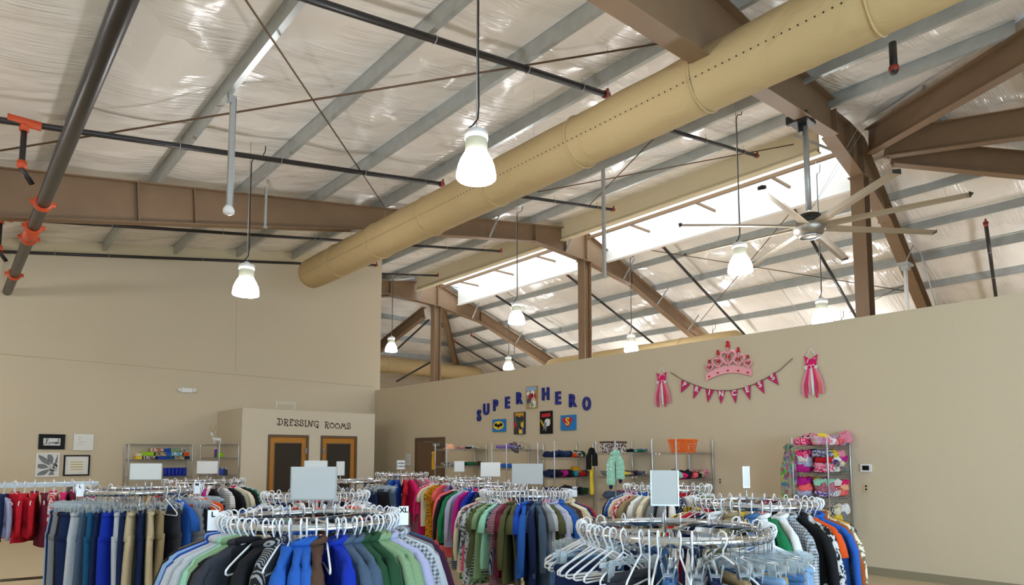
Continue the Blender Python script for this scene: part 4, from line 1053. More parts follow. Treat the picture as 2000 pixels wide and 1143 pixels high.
def round_rack(c, zr, R, lab, phrase, seq, near=1, name='round_clothes_rack', jitter=.05, tags=(), rear=None, hangrest=0, spread=(-100, 100), individually=True):
    """chrome round rack; seq is the clothes seen in front from left to right, rear those round the back"""
    c = Vector((c[0], c[1], 0)); toc = Vector((-c.x, -c.y, 0)).normalized(); rv = Vector((-toc.y, toc.x, 0))
    if rv.dot(RV) < 0: rv = -rv
    t = thing(name, lab, 'clothes rack', c, group='chrome round clothes racks')
    b = MB(); n = 64
    b.lathe([(R-.004, zr-.048), (R+.004, zr-.048), (R+.004, zr), (R-.004, zr)], n, cap=False); b.f += [((3)*n+k, 3*n+(k+1) % n, (k+1) % n, k) for k in range(n)]; b.m += [0]*n
    b.build('ring_rail', M['chrome'], t, True)
    b = MB(); b.lathe([(.022,.05),(.022,zr-.03)], 14); b.build('post', M['chrome'], t, True)
    for k in range(3):
        a = math.radians(20+120*k); b = MB()
        b.beam((0,0,zr-.022), (R*math.cos(a), R*math.sin(a), zr-.022), .028, .016); b.build('arm', M['chrome'], t)
        b = MB(); a += 1.0; b.beam((0,0,.06), (.45*math.cos(a), .45*math.sin(a), .03), .03, .03); b.build('foot', M['chrome'], t)
    items = []
    a0, a1 = spread
    for i, it in enumerate(seq): items.append((a0+(a1-a0)*(i+.5)/len(seq), it))
    rear = rear or []
    for i, it in enumerate(rear): items.append((a1+(360-(a1-a0))*(i+.5)/len(rear), it))
    N = len(items); rr = random.Random(int(c.x*100))
    for i, (ang, it) in enumerate(items):
        col, pat, kind, clip, turn = it
        a = math.radians(ang+rr.uniform(-1.4, 1.4)); dirv = rv*math.sin(a)+toc*math.cos(a)
        yaw = math.atan2(dirv.y, dirv.x)+rr.uniform(-jitter, jitter)+turn
        p = c+dirv*R; p.z = zr+.002
        rt = Matrix.Translation(p) @ Matrix.Rotation(yaw, 4, 'Z') @ Matrix.Rotation(rr.uniform(-.02,.02), 4, 'X')
        def near_col(st):
            k = i+st
            while items[k % N][1][0] is None: k += st
            return cname(items[k % N][1][0])
        ln, qn = near_col(-1), near_col(1); gh = 'hangers on the '+phrase
        if col is None:
            reg(add_hanger(rt, '', gh, individually), ang, 'empty white hanger between the %s and %s clothes, %s' % (ln, qn, phrase)); continue
        kn = {'tee': 'shirt', 'kid': 'childs shirt', 'top': 'top'}.get(kind, kind)
        gl = '%s%s %s between %s and %s ones on %s' % (PN[pat], cname(col), kn, ln, qn, phrase)
        reg(garment(kind, col, pat, rt, gl, 'clothes on the '+phrase, near), ang, gl, '%s%s %s beside %s one, %s' % (PN[pat], cname(col), kn, ln, phrase))
        if clip: reg(add_clip(rt, '', 'clip hangers on the '+phrase), ang, 'clear clip hanger of %s %s beside %s one, %s' % (cname(col), kn, ln, phrase))
        else: reg(add_hanger(rt, '', gh, individually), ang, 'white hanger of %s%s %s beside %s one, %s' % (PN[pat], cname(col), kn, ln, phrase))
    for ang, s in tags:
        a = math.radians(ang); dirv = rv*math.sin(a)+toc*math.cos(a); p = c+dirv*(R+.034); p.z = zr+.012
        mm = Matrix((rv, Vector((0,0,1)), rv.cross(Vector((0,0,1))))).transposed().to_4x4(); mm.translation = p
        tt = bpy.data.objects.new('size_marker', None); COL.objects.link(tt); tt.matrix_world = mm
        tag(tt, 'white size marker reading %s on %s' % (s, phrase), 'size marker', 'size markers')
        b = MB(); b.box(-.025,.025,-.06,.04,-.002,.002); b.build('plate', M['hang'], tt)
        me = text_mesh(s, .036, .001, 'letters', M['dark'], .001); meshobj('letters', me, tt, (0,.018,.003))
    return t
def S(s):
    out = []
    for w in s.split():
        f = w.split(':'); c = f[0]; k = f[1] if len(f) > 1 and f[1] else 'tee'; pat = f[2] if len(f) > 2 else ''; cl = k in ('trousers', 'shorts')
        out.append((None if c == '-' else c, pat, k, cl, math.radians(float(f[3])) if len(f) > 3 else 0))
    return out
def sign(c, px, py, wpx, hpx, d, lab, mt='cardgrey', ztop=None, yaw=0, txt=None):
    """card in a holder standing on the middle of a rack: c = rack centre, size in pixels at depth d"""
    p = dep(px, py, d); w, h = wpx*d/FPX/2, hpx*d/FPX/2
    mm = (Matrix.Rotation(yaw, 3, 'Z') @ ON_CAMERA)
    t = thing('sign_holder', lab, 'sign', p, mat=mm, group='sign holders on the racks')
    b = MB(); b.box(-w,w,-h,h,-.002,.002); b.build('card', M[mt], t)
    b = MB(); b.box(-w-.006,w+.006,-h-.008,-h,-.006,.006); b.box(-w-.006,-w,-h,h,-.004,.004); b.box(w,w+.006,-h,h,-.004,.004); b.build('frame', M['chromer'], t)
    b = MB(); b.tube([(0,-h-.008,0),(0,-(p.z-(ztop-.03)),0)], .007, 8); b.build('stem', M['chromer'], t, True)
    if txt:
        for i, ln in enumerate(txt):
            me = text_mesh(ln, h*.62, .0008, 'text', cloth('navy', ''), .001); meshobj('text', me, t, (0, h*.38-i*h*.75, .003))
    return t

# --- R2 front left
R2c = (1.52, 3.37)
round_rack(R2c, 1.35, .46, 'chrome round rack of jackets and shirts at front left, size markers on its ring', 'front left rack',
  S('charcoal:shirt black:jacket khaki:shirt black:jacket royal:shirt skyblue:shirt royal:shirt palegrey:shirt palegrey:shirt mint:shirt sage:shirt charcoal:shirt black:jacket::-42 - black:shirt black:shirt:vstripe - blue:tee blue:shirt blue:shirt brown:jacket - cobalt:shirt slate:shirt slate:shirt forest:shirt forest:shirt sage:shirt sage:shirt lavender:shirt - palegrey:shirt:check palegrey:shirt grey:shirt plum:jacket plum:shirt teal:shirt teal:shirt teal:shirt beige:jacket tan:shirt'),
  1, tags=((-72,'L'),(70,'XL')), rear=S('grey:shirt - navy:shirt - slate:shirt - black:shirt - brown:jacket - grey:shirt - navy:shirt - beige:shirt - white:shirt -'), spread=(-105, 112), jitter=.09)
sign(R2c, 613, 943, 84, 62, 3.5, 'big blank grey sign standing on the front left round rack', ztop=1.35, yaw=.12)
# --- R1 front right
R1c = (2.85, 2.01)
round_rack(R1c, 1.31, .47, 'chrome round rack of jeans with many bare hangers at front right', 'front right rack',
  S('denim:trousers - - - - - navy:trousers - - - - - - charcoal:shorts - - - denim:trousers - - grey:shorts navy:trousers - khaki:shorts darkdenim:trousers paledenim:trousers tan:shorts denim:trousers paledenim:trousers grey:trousers denim:trousers paledenim:shorts darkdenim:trousers - - -'),
  1, rear=S('- - navy:trousers - olive:trousers - darkdenim:trousers - - denim:trousers grey:trousers - navy:trousers - denim:trousers -'), spread=(-98, 100), jitter=.35)
sign(R1c, 1298, 952, 50, 66, 3.35, 'tall blank grey sign standing on the front right round rack', ztop=1.31, yaw=-.1)
# --- R3 centre
R3c = (4.55, 4.99)
round_rack(R3c, 1.30, .46, 'crowded chrome round rack of short sleeved shirts in the centre', 'central rack',
  S('skyblue:shirt green:shirt palegrey:tee:print cream:shirt cream hotpink:tee:fine palegrey:tee:print maroon palegrey:tee:floral sage:tee:print olive sage forest:tee:stripe:-30 mint navy:tee:vstripe maroon:tee:fine maroon olive:shirt olive royal blue:shirt navy:shirt slate:tee::-25 slate:shirt grey palegrey olive lavender:shirt palegrey blue:shirt slate brown beige:shirt cream cream:shirt navy teal teal:tee::30 red navy cream palegrey'),
  1, tags=((88,'XXL'),), rear=S('white - cream:shirt white - pink - white:tee:print cream - navy - red beige - white - navy cream'), spread=(-105, 105))
sign(R3c, 1030, 925, 58, 38, 6.5, 'blank grey sign on the central round rack', ztop=1.30, yaw=-.05)
# --- R4 right back
R4c = (4.71, 2.58)
round_rack(R4c, 1.33, .46, 'chrome round rack with checked and zebra print tops at the right', 'right rack',
  S('- yellow:shirt:print - red - navy - white:shirt - khaki:shirt - denim:shirt white:shirt green white:shirt palegrey:shirt:check black:shirt black:shirt:print orange:tee blue:shirt rust:jacket cream:shirt:zebra mustard:shirt navy:shirt'),
  1, rear=S('- red:tee navy - white:shirt black hotpink - yellow:tee:print cream - black red - white'), spread=(-95, 98))
sign(R4c, 1457, 931, 11, 40, 5.0, 'narrow pinkish sign turned edgeways on the right round rack', 'clearcoat', ztop=1.33, yaw=.1)
# --- R5 trousers
R5c = (1.34, 6.45)
round_rack(R5c, 1.39, .47, 'chrome round rack of long trousers at the left', 'trousers rack',
  S('skyblue:trousers skyblue:trousers navy:trousers palegrey:trousers grey:trousers black:trousers navy:trousers palegrey:trousers slate:trousers teal:trousers navy:trousers cobalt:trousers palegrey:trousers navy:trousers beige:trousers navy:trousers beige:trousers khaki:trousers - charcoal:trousers blue:tee grey:trousers grey:trousers:print black:trousers - - orange:top black:trousers navy:trousers khaki:trousers brown:trousers slate:trousers'),
  1, tags=((-60,'L'),(55,'M')), rear=S('black:trousers - - navy:trousers - brown:trousers black:trousers - khaki:trousers - navy:trousers'), spread=(-98, 108), jitter=.12)
sign(R5c, 285, 921, 59, 31, 5.7, 'pale blue blank sign above the trousers rack at left', 'clearcoat', ztop=1.39, yaw=.1)
# --- R8 behind R2
R8c = (2.62, 5.74)
round_rack(R8c, 1.32, .46, 'chrome round rack behind the front left one, packed with white hangers', 'second left rack',
  S('royal:shirt blue - white white navy:tee:stripe - white skyblue red - white coral - palegrey white - orange - white - grey navy - black'),
  0, rear=S('- white - - grey - - white - navy - -'))
sign(R8c, 617, 912, 44, 24, 6.6, 'white blank card just behind the big grey sign', 'clearcoat', ztop=1.32)
# --- R13
R13c = (6.14, 4.4)
round_rack(R13c, 1.33, .46, 'chrome round rack of tops near the orange basket shelf', 'basket side rack',
  S('navy white:tee:print blue cream red:tee:print khaki white cream grey grey:tee white navy:tee:floral white red:tee:stripe navy lime:tee mint:tee:stripe peach navy white'), 0, rear=S('white - - red - cream - blue - -'), individually=True)
# --- R12, R11, R10, R9, R7
round_rack((5.46, 6.73), 1.31, .46, 'chrome round rack behind the central one, coral and purple clothes on its left', 'rack behind central',
  S('pink:shirt:stripe coral:shirt coral:shirt black:shirt green:shirt lavender:shirt magenta:shirt cobalt:shirt navy lavender:shirt pink:shirt pink charcoal slate grey cream red white red navy'), 0, rear=S('- white - - white - blue - -'), individually=False)
sign((5.46,6.73), 958, 917, 38, 27, 8.6, 'white blank sign left of the central grey sign', 'clearcoat', ztop=1.31, yaw=-.1)
round_rack((6.2, 8.34), 1.32, .46, 'chrome round rack of dresses in front of the brown door', 'dress rack',
  S('white:dress:floral hotpink:shirt cream mustard:dress:floral coral:dress purple:tee:floral navy:dress:stripe turquoise:tee:stripe hotpink:dress magenta:tee cobalt:dress yellow:dress:floral cream white'), 0, rear=S('- cream - - - white - -'), individually=False)
sign((6.2,8.34), 897, 911, 19, 20, 10.3, 'small white card sign in front of the brown door shelf', 'clearcoat', ztop=1.32)
round_rack((6.41, 10.43), 1.34, .46, 'chrome round rack of ladies tops beside the dressing room doors', 'ladies rack',
  S('navy:shirt slate:tee navy:shirt:print cream:dress:print beige:tee:print blue:dress royal:dress red hotpink:tee mauve:dress mauve:dress:print:-40 pink:dress mauve:dress white:tee:floral'), 0, rear=S('- white - - - - cream -'), individually=False)
sign((6.41,10.43), 783, 908, 15, 17, 11.6, 'small white sign lettered ladies T-shirts', 'clearcoat', ztop=1.34, txt=('Ladies', 'T-shirts'))
round_rack((4.59, 8.82), 1.32, .46, 'chrome round rack of dark denim below the second oak door', 'denim rack',
  S('black:trousers charcoal:trousers navy:trousers darkdenim:trousers black:trousers darkdenim:trousers navy:trousers black:trousers slate:trousers navy:trousers'), 0, rear=S('black:trousers - navy:trousers - -'))
sign((4.59,8.82), 665, 915, 17, 27, 9.4, 'white card sign turned sideways before the second oak door', 'clearcoat', ztop=1.32, yaw=.8)
round_rack((2.76, 9.61), 1.33, .5, 'chrome round rack of bright tops in front of the wire shelves at left', 'far left rack',
  S('magenta:shirt khaki:shirt beige red:shirt tan:shirt navy cream:tee magenta:shirt black:shirt white:tee:stripe black:shirt cream black:shirt green:tee:floral blue:tee:print'), 0, rear=S('- hotpink - white - - black -'), individually=False)
sign((2.76,9.61), 405, 913, 41, 24, 9, 'pinkish white blank sign before the left wire shelves', 'clearcoat', ztop=1.33)
# --- straight children's rack at the left edge
t = thing('straight_clothes_rack', 'long straight childrens clothes rack with splayed steel legs at the left edge', 'clothes rack', (0,0,0))
ra, rb = Vector((-.35, 8.35, 1.37)), Vector((1.25, 8.05, 1.37)); dr = (rb-ra).normalized(); nr = Vector((-dr.y, dr.x, 0))
b = MB(); b.beam(ra, rb, .012, .035); b.build('rail', M['galvd'], t)
b = MB(); b.beam(ra+nr*.42, rb+nr*.42, .012, .035); b.build('rail', M['chromer'], t)
for p in (ra+dr*.72, rb-dr*.25):
    for s in (-1, 1):
        b = MB(); b.tube([p+nr*(.21+s*.16)-Vector((0,0,.12)), Vector((p.x, p.y, 0))+nr*(.21+s*.5)], .016, 8); b.build('leg', M['steelrod'], t, True)
    b = MB(); b.tube([p-Vector((0,0,.02)), p-Vector((0,0,.12)), p+nr*.42-Vector((0,0,.12)), p+nr*.42-Vector((0,0,.02))], .014, 8); b.build('cross_piece', M['steelrod'], t, True)
b = MB(); b.tube([Vector((0,0,.42))+Vector((ra.x,ra.y,0))+dr*.25+nr*.21, Vector((rb.x,rb.y,.42))-dr*.25+nr*.21], .014, 8); b.build('stretcher', M['steelrod'], t, True)
for row, seqs in ((0, 'pink:kid mint:kid teal:kid teal:kid mint:kid navy:kid lavender:kid palegrey:kid lavender:kid lavender:kid navy:kid red:kid red:kid red:kid maroon:kid red:kid:print hotpink:kid maroon:kid pink:kid:floral magenta:kid'), (1, 'pink:kid mint:kid hotpink:kid:floral white:kid pink:kid red:kid maroon:kid hotpink:kid magenta:kid pink:kid')):
    it = S(seqs); L = (rb-ra).length
    for i, (c, pat, kind, cl, tn) in enumerate(it):
        p = ra+dr*(L*(i+.5)/len(it))+nr*.42*row; p.z = 1.39
        yaw = math.atan2(nr.y, nr.x)+rnd.uniform(-.15, .15)+(.9 if c == 'lavender' else 1.1 if i == 11 else 0)
        rt = Matrix.Translation(p) @ Matrix.Rotation(yaw, 4, 'Z')
        l = cname(it[i-1][0]); q = cname(it[(i+1) % len(it)][0]); rn = 'front rail' if row == 0 else 'rear rail'
        garment('kid', c, pat, rt, '%s childs top between %s and %s ones on childrens rack %s' % (cname(c), l, q, rn), 'clothes on the childrens rack', 1 if row == 0 else 0)
        add_hanger(rt, 'white hanger of %s childs top between %s and %s, childrens %s' % (cname(c), l, q, rn), 'hangers on the childrens rack')
# hangers too far away to tell apart
if far_hangers:
    b = MB(); src = [v.co.copy() for v in HANG.vertices]; fs = [tuple(p.vertices) for p in HANG.polygons]
    for rt in far_hangers: b.add([rt @ v for v in src], fs)
    tag(b.build('plastic_hangers', M['hang'], smooth=True), 'white hangers on the distant racks', 'hangers', kind='stuff')

# ================================================================== WIRE SHELVES
def wire_shelf(b, x0, x1, y0, y1, z):
    for (p, q) in (((x0,y0),(x1,y0)),((x1,y0),(x1,y1)),((x1,y1),(x0,y1)),((x0,y1),(x0,y0))):
        for dz in (0, -.03): b.tube([(p[0],p[1],z+dz),(q[0],q[1],z+dz)], .004, 5)
        L = math.hypot(q[0]-p[0], q[1]-p[1]); n = int(L/.05)
        b.tube([(p[0]+(q[0]-p[0])*i/n, p[1]+(q[1]-p[1])*i/n, z-(.03 if i % 2 else 0)) for i in range(n+1)], .0025, 4)
    if x1-x0 > y1-y0:
        n = int((y1-y0)/.03)
        for i in range(1, n): y = y0+(y1-y0)*i/n; b.tube([(x0,y,z),(x1,y,z)], .0022, 4, cap=False)
    else:
        n = int((x1-x0)/.03)
        for i in range(1, n): x = x0+(x1-x0)*i/n; b.tube([(x,y0,z),(x,y1,z)], .0022, 4, cap=False)
def shelf_unit(x0, x1, y0, y1, top, levels, lab):
    t = thing('wire_shelf_unit', lab, 'shelf unit', (0,0,0), group='chrome wire shelf units'); e = .0
    for x, y in ((x0,y0),(x1,y0),(x0,y1),(x1,y1)):
        b = MB(); b.lathe([(.013,.0),(.013,top-.01),(.009,top)], 12, (x,y,0)); b.build('post', M['chromer'], t, True)
    for z in levels:
        b = MB(); wire_shelf(b, x0+.012, x1-.012, y0+.012, y1-.012, z); b.build('shelf', M['chromer'], t)
    return t
def lump_me(w, d, h, seed, m, name='folded_garment'):
    """a crumpled folded garment, w by d by h, standing on z=0"""
    b = MB(); nu, nv = 34, 12; vs = []; o = Vector((seed*3.1, seed*1.7, 0)); tilt = noise.noise(o)*.5
    c = lambda v, e: (abs(v)**e)*(1 if v > 0 else -1)
    for j in range(nv+1):
        ph = PI*j/nv-PI/2
        for i in range(nu):
            a = 2*PI*i/nu
            x = c(math.cos(a), .5)*c(math.cos(ph), .35); y = c(math.sin(a), .5)*c(math.cos(ph), .35); z = c(math.sin(ph), .8)
            p = Vector((x*1.6, y*1.6, z)); nz = noise.noise(p+o); n2 = noise.noise(p*2.6+o); n3 = abs(noise.noise(p*4.5+o))
            f = 1+.30*nz+.18*n2; x *= f; y *= f
            z = z*(1+.7*nz*(z > 0))+(.45*n2-.55*n3+tilt*x*.8)*(z > -.3)
            vs.append((x*w/2, y*d/2, max(0, (z+1)*h/2)))
    b.add(vs, [(j*nu+i, j*nu+(i+1) % nu, (j+1)*nu+(i+1) % nu, (j+1)*nu+i) for j in range(nv) for i in range(nu)])
    return b.mesh(name, m, True)
lseed = [0]
def lump(x, y, z, w, d, h, col, pat, label, group, cat='folded clothes', name='folded_garment'):
    lseed[0] += 1
    o = meshobj(name, lump_me(w, d, h, lseed[0], cloth(col, pat), name)); o.location = (x, y, z); o.rotation_euler = (0, 0, random.Random(lseed[0]).uniform(-.3, .3))
    return tag(o, label, cat, group)
def pile(x0, x1, y0, y1, z, cols, phrase, layers=1, h=.055):
    """folded clothes along the longer side of a shelf, colours from the end nearer x0"""
    it = S(cols); n = math.ceil(len(it)/layers); k = 0
    for l in range(layers):
        for i in range(n):
            if k >= len(it): break
            c, pat = it[k][0], it[k][1]; r = random.Random(k*7+int(z*50)+int(y0*10)); 
            if c is not None:
                along = (x1-x0) > (y1-y0); u = (i+.5)/n
                x = x0+(x1-x0)*(u if along else .5); y = y0+(y1-y0)*(.5 if along else u)
                W = ((x1-x0) if along else (y1-y0))/n*1.05
                pv = [v[0] for v in it[:k] if v[0]]; nx = [v[0] for v in it[k+1:] if v[0]]
                l_ = cname(pv[-1]) if pv else 'shelf end'; q_ = cname(nx[0]) if nx else 'shelf end'
                lv = '' if layers == 1 else (' low' if l == 0 else ' high')
                lump(x+r.uniform(-.01,.01), y+r.uniform(-.02,.02), z+.004+l*h*.8, W*(1 if along else .95), (y1-y0 if along else x1-x0)*.85 if along else W, h*r.uniform(.9,1.5), c, pat,
                     '%s%s garment between %s and %s%s, %s' % (PN[pat], cname(c), l_, q_, lv, phrase), 'folded clothes on wire shelves')
            k += 1
XB = 9.93
# units standing end-on to the partition wall
U = {}
shelf_unit(8.76, XB, 12.33, 12.79, 1.95, (.4, .95, 1.42, 1.82), 'wire shelf unit in front of the brown door, straw hat on top')
shelf_unit(8.87, XB, 10.34, 10.82, 1.95, (.4, .95, 1.40, 1.80), 'wire shelf unit with dotted bonnet on top, second from the brown door')
shelf_unit(8.83, XB, 8.89, 9.35, 1.95, (.4, .88, 1.24, 1.62), 'wire shelf unit with dark jeans on top, third from the brown door')
shelf_unit(8.90, XB, 7.45, 7.90, 1.94, (.4, .90, 1.30, 1.72), 'wire shelf unit with mint dotted scarf hung on its post')
shelf_unit(8.87, XB, 6.17, 6.64, 1.94, (.4, .90, 1.28, 1.72), 'wire shelf unit carrying the orange basket')
shelf_unit(9.18, XB, 3.93, 4.42, 1.93, (.3, .80, 1.20, 1.72)[0:0]+(.3, .72, 1.08, 1.42, 1.80), 'wire shelf unit stuffed with childrens clothes beside the thermostat')
shelf_unit(3.30, 4.68, 17.38, 17.80, 1.95, (.4, .95, 1.17, 1.58, 1.94), 'wire shelf unit with coloured boxes against the far wall')
shelf_unit(4.90, 5.34, 16.02, 17.5, 1.95, (.4, .95, 1.20, 1.62, 1.94), 'wire shelf unit against the side of the dressing rooms')
pile(8.95,9.85,12.36,12.76,1.83,'- - red:tee:print black white:tee:print cream','top shelf by brown door')
pile(8.85,9.9,12.36,12.76,1.43,'black:tee:print red:tee:print black black green olive charcoal','middle shelf by brown door',1,.07); pile(8.85,9.9,12.36,12.76,.96,'grey navy black beige olive','low shelf by brown door')
pile(8.95,9.85,10.37,10.79,1.41,'blue navy:tee:print grey skyblue palegrey','middle shelf under bonnets',1,.06); pile(8.95,9.85,10.37,10.79,1.81,'purple:tee:stripe lavender:tee:print plum:tee:print - - -','top shelf by bonnets',1,.06)
pile(8.9,9.85,8.92,9.32,1.63,'navy navy darkdenim navy orange black:tee:print forest','top shelf of jeans unit',1,.09)
pile(8.85,9.9,8.92,9.32,1.25,'navy black magenta black turquoise red brown','middle shelf of jeans unit',1,.09)
pile(8.85,9.9,8.92,9.32,.89,'navy black charcoal black forest','low shelf of jeans unit',1,.12)
pile(8.95,9.9,7.48,7.87,1.31,'grey:tee:stripe - yellow brown:tee:print plum slate brown:tee:print','middle shelf behind mint scarf',1,.07)
pile(8.95,9.9,7.48,7.87,1.73,'- - - black turquoise:tee:print green blue:tee:multi','top shelf behind mint scarf',1,.05)
pile(8.95,9.9,7.48,7.87,.91,'slate slate magenta white:tee:floral navy','low shelf behind mint scarf',1,.09)
pile(8.95,9.9,6.2,6.61,1.29,'pink:tee:floral mint hotpink black hotpink coral black beige:tee:floral pink:tee:floral','middle shelf below orange basket',1,.09)
pile(8.95,9.9,6.2,6.61,.91,'navy white red navy','low shelf below orange basket',1,.09)
pile(9.2,9.9,4.18,4.42,1.81,'hotpink:tee:floral maroon:tee:print pink:tee:floral white:tee:multi grey:tee:print white','far side, top shelf childrens unit',1,0.11); pile(9.2,9.9,3.93,4.17,1.81,'pink:tee:multi hotpink:tee:print white pink coral:tee:floral lavender','near side, top shelf childrens unit',1,0.11)
pile(9.2,9.9,4.18,4.42,1.43,'magenta pink white:tee:floral hotpink lavender red pink forest white:tee:multi red purple:tee:print pink hotpink:tee:floral navy teal peach','far side, second shelf childrens unit',4,0.085); pile(9.2,9.9,3.93,4.17,1.43,'hotpink:tee:print white:tee:floral olive:tee:multi pink navy:tee:multi cream red white:tee:dots magenta lavender:tee:print yellow:tee:floral pink','near side, second shelf childrens unit',4,0.085)
pile(9.2,9.9,4.18,4.42,1.09,'lavender pink pink:tee:check purple coral white:tee:dots red pink:tee:floral magenta mustard white:tee:floral hotpink','far side, third shelf childrens unit',3,0.09); pile(9.2,9.9,3.93,4.17,1.09,'purple:tee:print white:tee:floral coral pink:tee:check red:tee:dots peach mint white:tee:multi hotpink','near side, third shelf childrens unit',3,0.09)
pile(9.2,9.9,4.18,4.42,0.73,'white palegrey black:tee:print yellow olive cream white brown','far side, fourth shelf childrens unit',2,0.11); pile(9.2,9.9,3.93,4.17,0.73,'white:tee:print yellow grey black:tee:floral cream white','near side, fourth shelf childrens unit',2,0.11)
# hats
def hat(x, y, z, r, col, lab, brim=1.6, pat='', tilt=0, hh=.11):
    t = thing('hat', lab, 'hat', (x, y, z), group='hats on the shelves'); t.rotation_euler = (tilt, 0, .3)
    b = MB(); b.lathe([(r*brim,.0),(r*brim*1.0,.008),(r*1.05,.018),(r,.03),(r*.92,hh*.8),(r*.7,hh),(.0,hh*1.02)], 24); b.build('crown_and_brim', cloth(col, pat), t, True)
    b = MB(); b.tube([(r*1.03*math.cos(a), r*1.03*math.sin(a), .03) for a in [2*PI*k/20 for k in range(20)]], .010, 6, closed=True); b.build('band', cloth(col, ''), t, True)
hat(9.0, 12.55, 1.828, .10, 'peach', 'straw hat on the top shelf by the brown door'); hat(9.62, 9.1, 1.34, .10, 'mustard', 'mustard yellow hat on the middle shelf of the jeans unit')
hat(9.25, 10.55, 1.83, .11, 'plum', 'dark dotted bonnet with pink brim on the shelf top', 1.3, 'dots', .9); hat(9.5, 10.55, 1.83, .12, 'beige', 'beige floral floppy hat on the shelf top', 1.3, 'floral', .5)
hat(9.30, 4.05, 1.86, .07, 'yellow', 'bright yellow bucket hat on top of the childrens shelf', 1.3, '', .1, .12)
lump(9.85, 3.95, 1.85, .2, .16, .16, 'pink', '', 'pale pink bonnet slumped at the right end of the shelf top', 'hats on the shelves', 'hat', 'bonnet')
# orange basket
t = thing('laundry_basket', 'bright orange plastic basket with holes on the wire shelf top', 'basket', (9.40, 6.40, 1.725))
bo = mat('orange_plastic', srgb(232,104,20), .4)
b = MB(); b.box(-.15,.15,-.13,.13,0,.01); b.build('bottom', bo, t)
def side(pa, pb, nm):
    b = MB(); H = .2; n = 7
    pa, pb = Vector(pa), Vector(pb); g = 1.22
    for i in range(n+1):
        u = i/n; p = pa+(pb-pa)*u; b.beam((p.x, p.y, .005), (p.x*g, p.y*g, H), .014, .006, (pb-pa).cross(Vector((0,0,1))))
    for j in range(6):
        k = 1+(g-1)*j/5; b.beam((pa.x*k, pa.y*k, H*j/5+.002), (pb.x*k, pb.y*k, H*j/5+.002), .006, .018 if j not in (0, 5) else .04)
    b.build(nm, bo, t)
side((-.15,-.13,0), (.15,-.13,0), 'lattice_side'); side((-.15,.13,0), (.15,.13,0), 'lattice_side'); side((-.15,-.13,0), (-.15,.13,0), 'lattice_side'); side((.15,-.13,0), (.15,.13,0), 'lattice_side')
b = MB(); b.tube([(-.19,-.165,.2),(.19,-.165,.2),(.19,.165,.2),(-.19,.165,.2)], .012, 6, closed=True); b.build('rim', bo, t)
t = thing('storage_box', 'brown patterned storage box on the shelf above the mint scarf', 'box', (9.12, 7.68, 1.725))
b = MB(); b.box(-.17,.17,-.16,.16,0,.17); b.build('body', cloth('brown', 'print'), t)
b = MB(); b.box(-.18,.18,-.17,.17,.17,.2); b.build('lid', cloth('brown', ''), t)
# scarves hanging on shelf ends
def scarf(x, y, z, w, L, col, pat, lab, tip=None, group='scarves hanging on shelf posts', two=True, fringe=None):
    t = thing('scarf', lab, 'scarf', (x, y, z), math.atan2(-x, y)*0+.0, group)
    t.rotation_euler = (0, 0, -YAW)
    for s, l in ((-1, L), (1, L*.82 if two else L)):
        if not two and s > 0: break
        o = s*w*.55 if two else 0
        def fn(u, v, o=o, l=l):
            xx = (u-.5)*w*(.5+.5*min(1, v*3)); return (o*min(1, .3+v*2)+xx, .012*math.sin(u*9)+.008*math.sin(u*5+v*7)-.02, -l*v+.02)
        b = MB(); b.grid(fn, 10, 16); f = b.build('hanging_end', cloth(col, pat), t, True); sm = f.modifiers.new('s', 'SOLIDIFY'); sm.thickness = .008
        if tip:
            b = MB(); b.lathe([(.0,-.05),(.02,-.045),(.035,-.01),(.03,.02),(.0,.03)], 12, (o, -.02, -l)); b.build('tip', cloth(tip, ''), f, True)
    b = MB(); b.tube([(-w*.5,-.02,-.01),(-w*.25,-.02,.03),(0,-.0,.04),(w*.25,-.02,.03),(w*.5,-.02,-.01)], w*.22, 8); b.build('fold', cloth(col, pat), t, True)
    return t
scarf(8.86, 7.42, 1.70, .15, .56, 'mint', 'dots', 'mint green scarf with white dots and navy ends on shelf post', 'navy')
scarf(8.86, 7.97, 1.55, .07, .60, 'yellow', '', 'long thin yellow scarf hanging below the black wig like bundle', None, two=False)
scarf(8.84, 7.95, 1.76, .10, .36, 'black', '', 'black fringed scarf bundled on the shelf post beside the mint scarf')
scarf(9.16, 4.46, 1.78, .13, 1.05, 'olive', 'multi', 'long multicoloured floral scarf hanging at the left of the childrens shelf')
scarf(8.74, 12.84, 1.72, .07, .40, 'mustard', '', 'small yellow tie hanging at the end of the shelf by the door', two=False)
# boxes and bottles on the left shelves
bc = [('yellow',3.50,.12,0,.05),('brown',3.72,.24,0,.055),('royal',4.02,.24,0,.05),('teal',4.2,.14,0,.05),('beige',4.38,.22,0,.055),('navy',4.56,.1,0,.055),
      ('cream',3.50,.12,.055,.05),('lime',3.68,.26,.06,.065),('beige',3.96,.22,.06,.06),('blue',4.13,.12,.06,.06),('turquoise',4.32,.24,.06,.065),('orange',4.53,.12,.06,.06),
      ('rust',3.88,.27,.125,.07),('royal',4.10,.15,.125,.06),('sage',4.28,.22,.13,.065),('brown',4.45,.1,.13,.05)]
for i, (c, x, w, dz, h) in enumerate(bc):
    h *= 1.35
    b = MB(); b.box(-w/2,w/2,-.13,.13,0,h*.75); o = b.build('small_box', cloth(c, 'print' if c in ('beige','brown','rust','turquoise') else '')); o.location = (x+.03, 17.58, 1.585+dz*1.4)
    lvl = 'bottom row' if dz == 0 else 'middle row' if dz < .1 else 'top row'
    tag(o, '%s box in the %s of boxes on the far wall shelf' % (cname(c), lvl), 'box', 'coloured boxes on the far wall shelf')
    b = MB(); b.box(-w/2-.003,w/2+.003,-.133,.133,h*.75,h); b.build('lid', cloth(c, 'print' if c in ('beige','brown','rust','turquoise') else ''), o)
